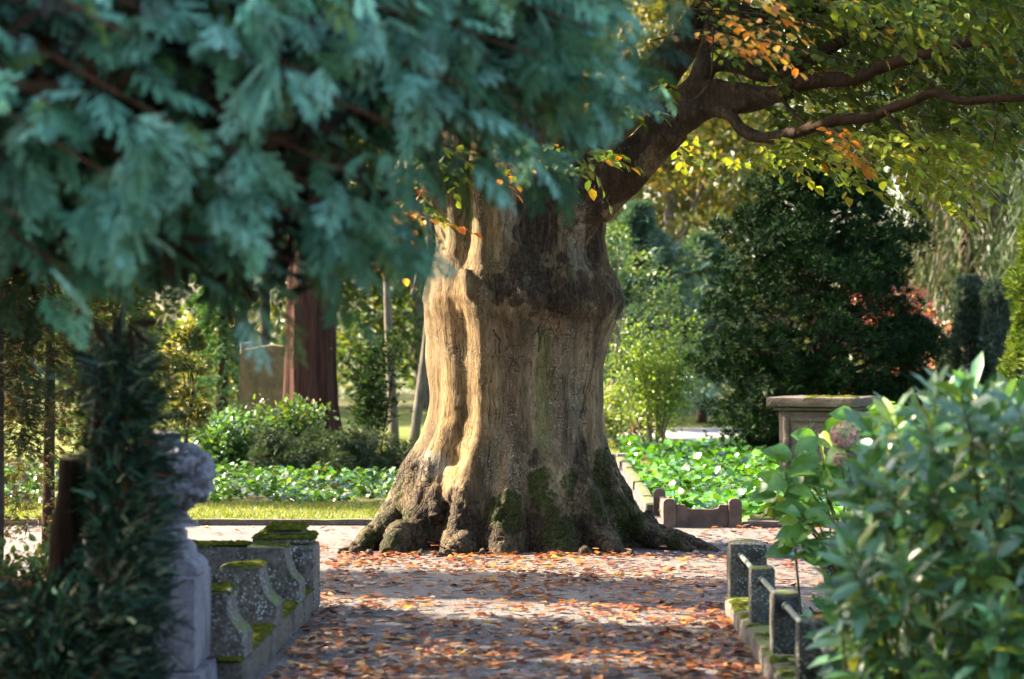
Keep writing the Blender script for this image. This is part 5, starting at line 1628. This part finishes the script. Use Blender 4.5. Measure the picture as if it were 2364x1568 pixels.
def bed(n):
    y = 21.6 + (36.5 - 21.6) * rng.random(n) ** 1.0
    x = rng.uniform(0, 1, n) * (5.2 - 1.45) + 1.42 + .0145 * (y - 22)
    k = ~((np.abs(x - 3.66) < .55) & (np.abs(y - 28.4) < .55)) & ~((x < 2.05) & (y < 21.8))
    return x[k], y[k]
ground_cover('ivy_bed', 'bright green ivy bed with glossy leaves behind the beech', 13000, bed, lambda x, y: .15 + .13 * fbm(np.stack([x * 1.2, y * .8, x * 0], 1), 3, 5) + .06 * sstep(24, 34, y), .105, IVY, [3, 4, 2, 2], .5)

# ------------------------------------------------------------------ left ground cover and lawns
def left_bed(n):
    y = rng.uniform(24.3, 29, n); x = rng.uniform(-8.0, -.6, n)
    return x, y
ground_cover('periwinkle_bed', 'low glossy ground cover catching sunlight behind the lawn on the left', 11000, left_bed, lambda x, y: .13 + .2 * fbm(np.stack([x * 1.5, y * 1.5, x * 0], 1), 3, 6) + .05 * sstep(26, 28.5, y), .075, [(0.05, 0.12, 0.03), (0.075, 0.165, 0.04), (.13, .22, .06), (.03, .07, .025), (.16, .14, .05)], [3, 4, 2, 3, .5], .6)
blade = (np.array([(0, -.08, 0), (0, .08, 0), (.55, .06, .0), (.55, -.06, .0), (1, 0, -.15)]), np.array([(0, 1, 2, 3)]), np.array([(3, 2, 4)]))
M['grass'] = leaf_material('grass_blade', .35, .5, .3, tboost=(1.3, 1.3, .4))
def grass(name, label, n, x0, x1, y0, y1, size=.05):
    p = np.stack([rng.uniform(x0, x1, n), rng.uniform(y0, y1, n), np.full(n, .012)], 1)
    d_ = np.stack([rng.normal(0, .5, n), rng.normal(0, .5, n), np.full(n, .8)], 1)
    mb = MB(); stamp(mb, blade, frames(d_, rng.uniform(0, 6, n), np.tile((.9, .3, .1), (n, 1))), p, size * rng.uniform(.5, 1.2, n), pick_colors([(0.11, 0.14, 0.018), (0.16, 0.18, 0.03), (.22, .19, .06)], [4, 3, 1.2], n))
    tag(mb.build(name, M['grass'], smooth=False), label, 'grass', kind='stuff')
grass('grass', 'sunlit short grass strip behind the gravel on the left', 16000, -7.5, -.4, 21.62, 24.5)
grass('far_grass', 'bright short grass beyond the ivy bed', 9000, -3, 9, 33.7, 41, .07)

# ------------------------------------------------------------------ generic trees and shrubs
M['leafy'] = leaf_material('background_leaf', .40, .35, .5)
M['needle'] = leaf_material('background_needle', .18, .6, .15, tboost=(1.1, 1.2, .4))
M['bark_grey'] = bark_simple('grey_bark', (0.09, 0.075, 0.06), (0.26, 0.22, 0.19), 14, 3, .02)
M['bark_red'] = bark_simple('red_fibrous_bark', (0.012, 0.006, 0.005), (0.075, 0.033, 0.024), 16, 0.9, .05, 1.0)
M['bark_dark'] = bark_simple('dark_bark', (0.02, 0.014, 0.012), (0.08, 0.05, 0.04), 20, 3, .02)
lf5 = leaf_tmpl(.6, .1, .12)
KT = kite_tmpl(.5)

def deciduous(name, label, cat, x, y, h, spread, n, size, pal, wts, mat=None, bark=None, tr=.16, low=.25, group=None, tm=None, lobes=26, stems=1):
    t = thing(name, label, cat, (x, y, 0), 0, group)
    br = bark or M['bark_grey']
    mb = MB()
    q = smooth_path([(0, 0, -.1), (.012 * h * rng.normal(), .012 * h * rng.normal(), h * .3), (.02 * h * rng.normal(), .02 * h * rng.normal(), h * .62), (0, 0, h * .92)], 5)
    V_, Q_, T_ = tube_geo(q, np.linspace(tr, tr * .12, len(q)), 9, .1, int(x * 7) % 50)
    link('trunk', new_mesh('trunk', V_, [Q_, T_]), br, t)
    cen, rad_ = [], []
    for i in range(lobes):
        zt = low + (1 - low) * rng.random() ** .8
        a_ = rng.uniform(0, 6.283)
        prof = math.sin(math.pi * min(.98, (zt - low) / (1 - low) * .8 + .16)) ** .7
        rr_ = spread * prof * math.sqrt(rng.random())
        c_ = np.array((math.cos(a_) * rr_, math.sin(a_) * rr_, zt * h))
        cen.append(c_); rad_.append(spread * rng.uniform(.22, .42))
        if i % 3 == 0:
            s_ = np.array((0, 0, max(.15 * h, c_[2] * .6)))
            qq = smooth_path([s_, (s_ + c_) / 2 + (0, 0, .04 * h), c_], 4)
            mb.add(*tube_geo(qq, np.linspace(tr * .35, tr * .06, len(qq)), 5, cap=False)[:2])
    if mb.n: link('branches', mb.mesh('branches'), br, t)['kind'] = 'stuff'
    k = rng.integers(0, lobes, n)
    u = rng.normal(size=(n, 3)); u /= np.linalg.norm(u, axis=1, keepdims=True)
    p = np.array(cen)[k] + u * (np.array(rad_)[k] * (.45 + .55 * rng.random(n) ** .5))[:, None] * (1, 1, .8)
    p[:, 2] = np.maximum(p[:, 2], .03)
    d_ = u + rng.normal(0, .7, (n, 3)) + (0, 0, -.2)
    mb = MB(); stamp(mb, tm or lf5, frames(d_, rng.normal(0, .9, n)), p, size * rng.uniform(.6, 1.25, n), pick_colors(pal, wts, n))
    mb.build('crown', mat or M['leafy'], t, smooth=False)
    return t

def conifer(name, label, x, y, h, r_, n, size, pal, wts, cat='tree', bark=None, droop=-.25, low=.08, mat=None, tm=None, tr=.12, shell=.5, taper=1.0, rtop=.06, group=None, up=0.0, lump=.7):
    t = thing(name, label, cat, (x, y, 0), 0, group)
    q = np.array([(0, 0, -.1), (.02, 0, h * .4), (0, .01, h * .97)])
    V_, Q_, T_ = tube_geo(smooth_path(q, 5), np.linspace(tr, tr * .1, 11), 9, .1, 1)
    link('trunk', new_mesh('trunk', V_, [Q_, T_]), bark or M['bark_red'], t)
    mb = MB(); conifer_cloud(mb, (0, 0, 0), h * low, h, r_, r_ * rtop, n, tm or FAN, size, pal, wts, droop, up, shell, taper, None, lump)
    mb.build('crown', mat or M['needle'], t, smooth=False)
    return t

GOLD = [(0.22, 0.21, 0.04), (0.17, 0.18, 0.03), (0.28, 0.22, 0.06), (0.12, 0.15, 0.03), (.32, .2, .05)]
BLUE = [(0.08, 0.14, 0.11), (0.11, 0.18, 0.14), (0.06, 0.11, 0.07)]
MIDG = [(0.06, 0.11, 0.025), (0.085, 0.14, 0.03), (0.045, 0.085, 0.02), (.13, .16, .03)]
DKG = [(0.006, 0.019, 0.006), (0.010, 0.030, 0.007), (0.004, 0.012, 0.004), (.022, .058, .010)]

# --- the dark cypress with cloud-like pads, right of centre
hk = thing('hinoki_cypress', 'dense dark green cypress with cloudy pads behind the chest tomb', 'tree', (GX(1895, 33), 33, 0))
V_, Q_, T_ = tube_geo(smooth_path([(0, 0, -.1), (.03, 0, 1), (-.05, 0, 2.4), (0, 0, 4.1)], 6), np.linspace(.15, .02, 19), 10, .1, 2)
link('trunk', new_mesh('trunk', V_, [Q_, T_]), M['bark_red'], hk)
V_, Q_, T_ = tube_geo(smooth_path([(.12, .05, -.1), (.14, .05, .8), (.25, 0, 1.8), (.3, 0, 3)], 6), np.linspace(.09, .015, 19), 8, .1, 2)
link('trunk', new_mesh('trunk', V_, [Q_, T_]), M['bark_red'], hk)
hp = [(350, 8), (380, 32), (420, 70), (500, 135), (600, 172), (700, 208), (800, 222), (900, 215), (960, 190), (1020, 110)]
npad = 300
mbp, mbb = MB(), MB()
cnt = 0
while cnt < npad:
    ypx = rng.uniform(350, 1030)
    half = np.interp(ypx, [a_ for a_, _ in hp], [b_ for _, b_ in hp]) * 33 / F
    a_ = rng.uniform(0, 6.283)
    zc = CAM_H + (800 - ypx) * 33 / F
    zc = round(zc / .34) * .34 + rng.normal(0, .045)
    wob = .98 + .5 * fbm(np.array([[math.cos(a_) * 2, math.sin(a_) * 2, zc * 1.6]]), 2, 4)[0]
    rr_ = half * wob * (.66 + .34 * math.sqrt(rng.random()))
    if zc < .9 and -1.0 < math.cos(a_) * rr_ < 1.3 and rng.random() < .6: continue        # open skirt below
    c_ = np.array((math.cos(a_) * rr_, math.sin(a_) * rr_, zc + .10 * rr_ * math.sin(a_ * 3)))
    out = np.array((math.cos(a_), math.sin(a_), .2))
    for sub_ in range(4):        # a pad is a fist of rounded tufts
        c2_ = c_ + rng.normal(0, 1, 3) * (.20, .20, .055) + out * rng.uniform(0, .12)
        pr = rng.uniform(.08, .155)
        m_ = 36
        u = rng.normal(size=(m_, 3)); u /= np.linalg.norm(u, axis=1, keepdims=True)
        p = c2_ + u * (pr * np.array((1.1, 1.1, .85))) * rng.uniform(.7, 1.0, (m_, 1))
        d_ = u + out * .3 + (0, 0, .45) + rng.normal(0, .2, (m_, 3))
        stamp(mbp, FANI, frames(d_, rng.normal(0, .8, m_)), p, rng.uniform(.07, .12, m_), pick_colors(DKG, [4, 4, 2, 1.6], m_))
    if cnt % 2 == 0:
        mbb.add(*tube_geo([(0, 0, zc - .25 * rr_), c_ * .5 + np.array((0, 0, zc - .12)) * .5, c_], [.03, .02, .006], 4, cap=False)[:2])
    cnt += 1
M['hinoki'] = leaf_material('hinoki_scale_leaf', .06, .75, .12, tboost=(1, 1.2, .4))
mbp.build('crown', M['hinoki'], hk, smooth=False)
o = mbb.build('branches', M['bark_dark'], hk); o['kind'] = 'stuff'

# --- other shrubs and trees on the right
conifer('golden_cypress', 'yellow green sunlit cypress at the right edge', GX(2400, 27), 27, 3.5, .72, 6200, .10, [(0.14, 0.19, 0.03), (0.09, 0.14, 0.02), (.2, .24, .05), (.05, .09, .02)], [4, 4, 2, 2], droop=.2, up=.3, shell=.7, taper=1.3, low=.02)
for (x, y_, h_, r_, d_, lab) in ((2238, 34, 2.55, .34, 34, 'blue grey columnar yew, tall left one of the pair by the golden cypress'), (2312, 33.4, 2.5, .40, 33.4, 'dark blue columnar yew between its pale twin and the golden cypress')):
    conifer('columnar_yew', lab, GX(x, d_), d_, h_, r_ * 1.35, 6500, .085, [(0.09, 0.13, 0.115), (0.13, 0.16, 0.14), (.05, .08, .06), (.03, .055, .04)], [3, 2, 3, 2], droop=.8, up=1.6, shell=.6, taper=3.0, rtop=.35, low=.01, tr=.05, cat='yew', group='columnar yews')
conifer('low_yew', 'low grey green yew mound left of the columnar yews', GX(2190, 35), 35, 1.7, .42, 2600, .08, [(0.09, 0.11, 0.085), (.12, .13, .10), (.05, .07, .05)], [3, 2, 2], droop=.6, up=1.2, shell=.6, taper=2.0, rtop=.3, low=.01, tr=.05, cat='yew')
deciduous('red_maple', 'small red leaved maple glowing behind the dark cypress', 'tree', GX(2040, 39), 39, 2.6, 1.05, 3600, .085, [(0.30, 0.05, 0.045), (0.36, 0.12, 0.09), (.2, .03, .03), (.36, .18, .08)], [4, 3, 2, 1], tr=.05, low=.12)
deciduous('pink_shrub', 'pinkish autumn shrub between dark cypress and columnar yews', 'shrub', GX(2200, 42), 42, 1.9, .5, 1500, .08, [(0.34, 0.12, 0.09), (.3, .17, .10), (.14, .13, .05)], [2, 2, 3], tr=.04, low=.15)
# weeping conifer: hanging curtains
strand = MB()
for i in range(8):
    u = i / 8
    for s in (-1, 1):
        strand.add(np.array([(u, 0, 0), (u + .13, s * .07, .01), (u + .22, s * .02, 0)]), None, [(0, 1, 2)])
STR = (np.concatenate(strand.v), None, np.concatenate(strand.t))
def weeping(name, label, x, y, h, r_, n, size, pal, wts):
    t = thing(name, label, 'tree', (x, y, 0))
    V_, Q_, T_ = tube_geo([(0, 0, -.1), (.05, 0, h * .5), (0, 0, h)], [.2, .14, .03], 9, .1, 1)
    link('trunk', new_mesh('trunk', V_, [Q_, T_]), M['bark_red'], t)
    t_ = rng.random(n); zc = .6 + (h - .6) * t_
    a_ = rng.uniform(0, 6.283, n)
    rr_ = r_ * (1.08 - .85 * t_) * (.35 + .65 * np.sqrt(rng.random(n))) * (.7 + .5 * fbm(np.stack([np.cos(a_) * 3, np.sin(a_) * 3, zc * .5], 1), 2, 8))
    p = np.stack([np.cos(a_) * rr_, np.sin(a_) * rr_, zc], 1)
    d_ = np.stack([np.cos(a_) * .25, np.sin(a_) * .25, np.full(n, -1.0)], 1) + rng.normal(0, .28, (n, 3))
    mb = MB(); stamp(mb, STR, frames(d_, rng.uniform(0, 6, n), np.tile((1., .2, .1), (n, 1))), p, size * rng.uniform(.5, 1.2, n), pick_colors(pal, wts, n))
    mb.build('crown', M['needle'], t, smooth=False)
weeping('weeping_spruce', 'grey green weeping conifer with hanging curtains at upper right', GX(2230, 50), 50, 9.5, 2.6, 11000, .32, [(0.05, 0.065, 0.025), (.075, .09, .035), (.035, .048, .02), (.08, .05, .03)], [3, 2, 2, 1])
weeping('hanging_cedar', 'hanging cedar foliage at the right edge behind the golden cypress', GX(2440, 46), 46, 9, 1.9, 7000, .30, [(0.05, 0.075, 0.03), (.075, .10, .04), (.035, .055, .025)], [3, 2, 2])
# pale shrub and the light behind it
def shrub_stems(name, label, x, y, h, spread, nst, n, size, pal, wts, bark, cat='shrub', up=.6, mat=None, tm=None, low=.3):
    t = thing(name, label, cat, (x, y, 0))
    P_, D_ = [], []
    for i in range(nst):
        a_ = rng.uniform(0, 6.283); e = np.array((math.cos(a_) * spread * rng.uniform(.3, 1), math.sin(a_) * spread * rng.uniform(.3, 1), h * rng.uniform(.65, 1.0)))
        q = smooth_path([(.08 * math.cos(a_), .08 * math.sin(a_), -.05), e * .45 + (rng.normal(0, .05), 0, .05 * h), e], 7)
        V_, Q_, T_ = tube_geo(q, np.linspace(.018, .004, len(q)) * h / 1.8, 6, .1, i)
        link('stem', new_mesh('stem', V_, [Q_, T_]), bark, t)
        m_ = n // nst
        tt = low + (1 - low) * rng.random(m_) ** .8
        b_ = np.stack([np.interp(tt, np.linspace(0, 1, len(q)), q[:, k]) for k in range(3)], 1)
        off = rng.normal(0, 1, (m_, 3)) * (spread * .26 * (1.1 - .55 * tt))[:, None] * (1, 1, .8)
        P_.append(b_ + off); D_.append(off / spread + (0, 0, up * .3) + rng.normal(0, .35, (m_, 3)))
    p = np.concatenate(P_); d_ = np.concatenate(D_); p[:, 2] = np.maximum(p[:, 2], .02)
    mb = MB(); stamp(mb, tm or lf5, frames(d_, rng.normal(0, .8, len(p))), p, size * rng.uniform(.6, 1.25, len(p)), pick_colors(pal, wts, len(p)))
    mb.build('leaves', mat or M['leafy'], t, smooth=False)
    return t
shrub_stems('lime_shrub', 'airy lime green shrub with thin pale stems right of the beech trunk', GX(1508, 35.4), 35.4, 2.15, .78, 11, 5600, .062, [(0.15, 0.24, 0.03), (.19, .27, .04), (.11, .18, .03), (.24, .28, .06)], [4, 3, 3, 1], M['bark_grey'])
deciduous('brown_shrub', 'small rusty brown shrub at the foot of the lime green shrub', 'shrub', GX(1497, 36.6), 36.6, .62, .2, 800, .05, [(.12, .035, .015), (.07, .025, .01)], [2, 2], low=.05, tr=.02, lobes=8)
deciduous('white_flowering_shrub', 'low shrub with shiny leaves beside the lime green shrub', 'shrub', GX(1432, 38), 38, .95, .5, 2600, .06, [(0.2, .24, .08), (.28, .30, .14), (.12, .17, .05)], [2, 2, 2], low=.05, tr=.03, lobes=14)
conifer('blue_conifer', 'blue green conifer right behind the beech trunk', GX(1475, 46), 46, 4.3, 1.7, 6500, .19, BLUE, [3, 3, 2], droop=-.1, low=.1, taper=1.7, lump=1.3, bark=M['bark_dark'])
conifer('blue_conifer', 'hazy blue green conifer between beech trunk and dark cypress', GX(1620, 50), 50, 3.9, 1.9, 6000, .2, BLUE + [(.14, .18, .08)], [3, 3, 2, 3], droop=-.1, low=.08, taper=1.7, lump=1.3, bark=M['bark_dark'])
deciduous('holly_shrub', 'green shrub touching the right side of the beech trunk', 'shrub', GX(1425, 42), 42, 3.6, 1.1, 5200, .085, MIDG + [(.10, .17, .07)], [3, 3, 2, 1, 2], low=.05, tr=.06)
def bgtree(x, y, h, s, pal, wts, lab, n=16000, size=.25, low=.14, nm='background_tree'):
    deciduous(nm, lab, 'tree', GX(x, y), y, h, s, n, size, pal, wts, tr=.22, low=low, lobes=42, tm=KT, group='trees closing the background')
bgtree(1560, 58, 11, 3.4, GOLD, [3, 3, 2, 2, 1], 'sunlit golden tree glimpsed between beech limb and dark cypress', 22000)
bgtree(1790, 66, 13, 4.0, GOLD, [3, 3, 2, 3, 1], 'pale golden tree behind the top of the dark cypress')
bgtree(1330, 70, 13, 4.2, GOLD[:4] + MIDG, [2, 3, 1, 2, 2, 2, 1, 1], 'yellow green tree straight behind the beech trunk')
bgtree(2020, 72, 14, 4.4, MIDG, [3, 3, 2, 2], 'tall green tree far behind the red maple')
bgtree(2300, 68, 14, 4.2, MIDG + GOLD[:1], [3, 3, 2, 2, 2], 'tall green tree far behind the weeping conifer')
bgtree(980, 62, 12, 3.8, MIDG + GOLD[:2], [3, 3, 2, 2, 2, 2], 'green tree far behind the left edge of the beech trunk')
bgtree(760, 68, 13, 4.2, MIDG + GOLD[:1], [3, 3, 2, 2, 3], 'yellowish green tree far behind the red barked trunk')
bgtree(520, 60, 12, 3.8, MIDG + GOLD[:2], [3, 3, 2, 2, 2, 2], 'green tree far behind the tall headstone')
bgtree(270, 64, 13, 4.0, MIDG, [3, 3, 2, 2], 'green tree far behind the dark yew')
bgtree(30, 58, 12, 3.8, MIDG + GOLD[:1], [3, 3, 2, 2, 2], 'green tree far behind the left edge of the view')
bgtree(2560, 60, 13, 4.0, MIDG, [3, 3, 2, 2], 'green tree standing beyond the right edge')
bgtree(-250, 55, 13, 4.0, MIDG, [3, 3, 2, 2], 'green tree standing beyond the left edge')
# a belt of undergrowth closes the view at eye level
ug = MB(); n = 16000
x = rng.uniform(-19, 19, n); y = rng.uniform(72, 82, n); hh_ = 3.2 + 1.8 * fbm(np.stack([x * .35, y * .2, x * 0], 1), 3, 12)
p = np.stack([x, y, rng.random(n) ** .8 * hh_], 1)
stamp(ug, KT, frames(rng.normal(size=(n, 3)), rng.uniform(0, 6, n)), p, rng.uniform(.2, .42, n), pick_colors(MIDG + GOLD[:2], [3, 3, 3, 1, 1, 1], n))
tag(ug.build('undergrowth', M['leafy'], smooth=False), 'distant belt of undergrowth closing the cemetery', 'undergrowth', kind='stuff')

# ------------------------------------------------------------------ left background
rt = thing('redwood_tree', 'red fibrous barked conifer trunk beside the tall headstone', 'tree', (GX(716, 33), 33, 0))
zs_ = np.linspace(-.1, 9, 40); na2 = 64
ang_ = np.linspace(0, 2 * math.pi, na2, endpoint=False)
ZZ, AA = np.meshgrid(zs_, ang_, indexing='ij')
rb = .355 - .018 * ZZ + .22 * np.exp(-np.clip(ZZ, 0, 9) / .3)
rb *= 1 + .05 * np.sin(AA * 9 + 2 * np.sin(ZZ)) + .05 * np.sin(AA * 4 + 1) * np.exp(-np.clip(ZZ, 0, 9) / .6) * 3 + .03 * np.sin(AA * 23 + ZZ * .6)
Vr = np.stack([np.cos(AA) * rb, np.sin(AA) * rb, ZZ], -1).reshape(-1, 3)
ii = np.arange(len(Vr)).reshape(40, na2)
Q_ = np.stack([ii[:-1], np.roll(ii[:-1], -1, 1), np.roll(ii[1:], -1, 1), ii[1:]], -1).reshape(-1, 4)
link('trunk', new_mesh('trunk', Vr, [Q_]), M['bark_red'], rt)
mb = MB(); conifer_cloud(mb, (0, 0, 0), 5.6, 12, 1.9, .4, 3800, FAN, .34, MIDG + DKG[:2], [2, 2, 2, 1, 2, 2], -.4)
mb.build('crown', M['needle'], rt, smooth=False)
M['bark_slim'] = bark_simple('slim_bark', (0.05, 0.045, 0.036), (0.15, 0.13, 0.11), 14, 3, .02)
# thin pale trunks by the beech
for (x, d_, w_, lab) in ((914, 36, .07, 'slim pale tree trunk nearest the multi stemmed shrub'), (952, 36.8, .075, 'slim pale tree trunk nearest the left flank of the beech')):
    deciduous('slim_tree', lab, 'tree', GX(x, d_), d_, 8.5, .9, 2600, .12, MIDG, [3, 3, 2, 1], tr=w_ * 1.1, low=.42, lobes=18, bark=M['bark_slim'], group='slim trees left of the beech')
shrub_stems('multi_stem_shrub', 'dark multi stemmed shrub between red trunk and slim pale trees', GX(858, 31), 31, 1.75, .42, 9, 1900, .085, DKG + [(.06, .10, .02)], [2, 2, 1, 1, 2], M['bark_dark'], low=.35, mat=M['needle'], tm=FAN)
shrub_stems('spotted_laurel', 'shiny leaved shrub in front of the tall headstone', GX(535, 29), 29, .78, .5, 12, 2800, .075, [(0.07, 0.14, 0.05), (.10, .19, .07), (.05, .10, .04), (.16, .22, .10)], [3, 3, 2, 1], M['bark_dark'], mat=M['ivy'], low=.1)
shrub_stems('glossy_shrub', 'shiny leaved shrub at the foot of the red barked trunk', GX(665, 29.5), 29.5, .95, .5, 11, 2400, .075, [(0.06, 0.12, 0.03), (.10, .15, .03), (.05, .09, .03), (.22, .18, .04)], [3, 3, 2, .6], M['bark_dark'], mat=M['ivy'], low=.1)
for i, (x, d_, lab) in enumerate(((740, 29, 'grey green juniper mound below the red barked trunk'), (820, 28.5, 'grey green juniper mound below the multi stemmed shrub'), (895, 28.8, 'grey green juniper mound touching the beech trunk'), (510, 30.5, 'grey green juniper mound left of the shiny shrubs'), (620, 28.4, 'grey green juniper mound before the tall headstone'))):
    deciduous('juniper_mound', lab, 'shrub', GX(x, d_), d_, .52, .5, 2600, .07, [(0.055, 0.08, 0.045), (.08, .10, .065), (.04, .06, .03)], [3, 2, 2], M['needle'], M['bark_dark'], .02, .05, 'juniper mounds', FAN, 14)
deciduous('clipped_shrub', 'clipped shrub with sunlit yellow top behind the carved finial', 'shrub', GX(432, 27), 27, 1.78, .30, 2800, .06, [(0.10, 0.12, 0.02), (.16, .15, .03), (.22, .17, .05), (.05, .07, .02)], [3, 3, 2, 2], M['leafy'], M['bark_dark'], .035, .42, None, None, 16)
conifer('feathery_conifer', 'soft light green conifer left of the tall headstone', GX(512, 40), 40, 5.5, .85, 4200, .17, [(0.08, 0.16, 0.06), (.11, .20, .08), (.06, .12, .05)], [3, 2, 2], low=.03)
deciduous('background_shrub', 'yellow lit shrub low behind the clipped shrub', 'shrub', GX(470, 44), 44, 2.0, 1.0, 3000, .1, GOLD, [3, 3, 2, 1, 0.3], low=.05, tr=.05)
# left mixture behind the yew
conifer('brown_conifer', 'brown and green conifer at the left edge behind the sawn stub', GX(110, 17), 17, 5.2, .95, 12000, .065, [(0.09, 0.10, 0.02), (.09, .04, .015), (.045, .06, .015), (.12, .05, .02), (.15, .13, .03)], [3, 2.5, 3, 1.5, .8], low=.05, shell=.2, bark=M['bark_dark'], tr=.05)
conifer('thuja', 'dark brownish conifer at the left edge in front of the brown and green one', GX(-10, 14.5), 14.5, 4.6, .62, 8000, .06, [(0.035, 0.05, 0.012), (.06, .03, .012), (.02, .035, .01), (.09, .09, .02)], [3, 2, 3, 1], low=.20, shell=.2, bark=M['bark_dark'], tr=.05)
conifer('green_conifer', 'green conifer behind the dark yew', GX(262, 25), 25, 5.4, 1.1, 9000, .09, [(0.06, 0.10, 0.02), (.10, .13, .03), (.09, .05, .02), (.03, .05, .02)], [3, 2, 1, 2], low=.12, shell=.2, bark=M['bark_dark'], tr=.06)
shrub_stems('holly_bush', 'small sunlit leafy bush left of the sawn stub', GX(60, 13.2), 13.2, .62, .3, 9, 900, .05, [(0.08, 0.13, 0.025), (.12, .16, .03), (.05, .09, .02), (.25, .09, .03)], [3, 3, 2, .4], M['bark_grey'], low=.15)
conifer('tall_conifer', 'dark conifer crown behind the blurred cypress on the left', GX(610, 43), 43, 11, 2.2, 5600, .28, [(0.045, 0.07, 0.015), (.07, .09, .02), (.10, .05, .02)], [3, 2, 1], low=.28, shell=.3, taper=.8, bark=M['bark_dark'])
# unseen trees added left of the frame to throw shade over the near path
for (x, y, h, r_, lab) in ((-5.4, 9.3, 8.0, 1.6, 'unseen cypress added for shade left of the frame, nearest the camera'), (-5.5, 11.4, 9.0, 1.6, 'second unseen cypress from the camera, added for shade left of the frame'), (-5.3, 13.5, 8.6, 1.5, 'third unseen cypress from the camera, added for shade left of the frame'), (-5.6, 15.6, 9.5, 1.4, 'fourth unseen cypress from the camera, added for shade left of the frame'), (-5.3, 18.1, 8.6, 1.25, 'unseen bare stemmed cypress added for shade left of the frame, nearest the beech')):
    t = conifer('shade_cypress', lab, x, y, h, r_, 4600 if y > 18 else 2600, .27, CYP[:3] + DKG[:1], [2, 2, 3, 2], low=.36 if y > 18 else .05, shell=.25, taper=1.1, rtop=.5, group='unseen cypresses added for shade')
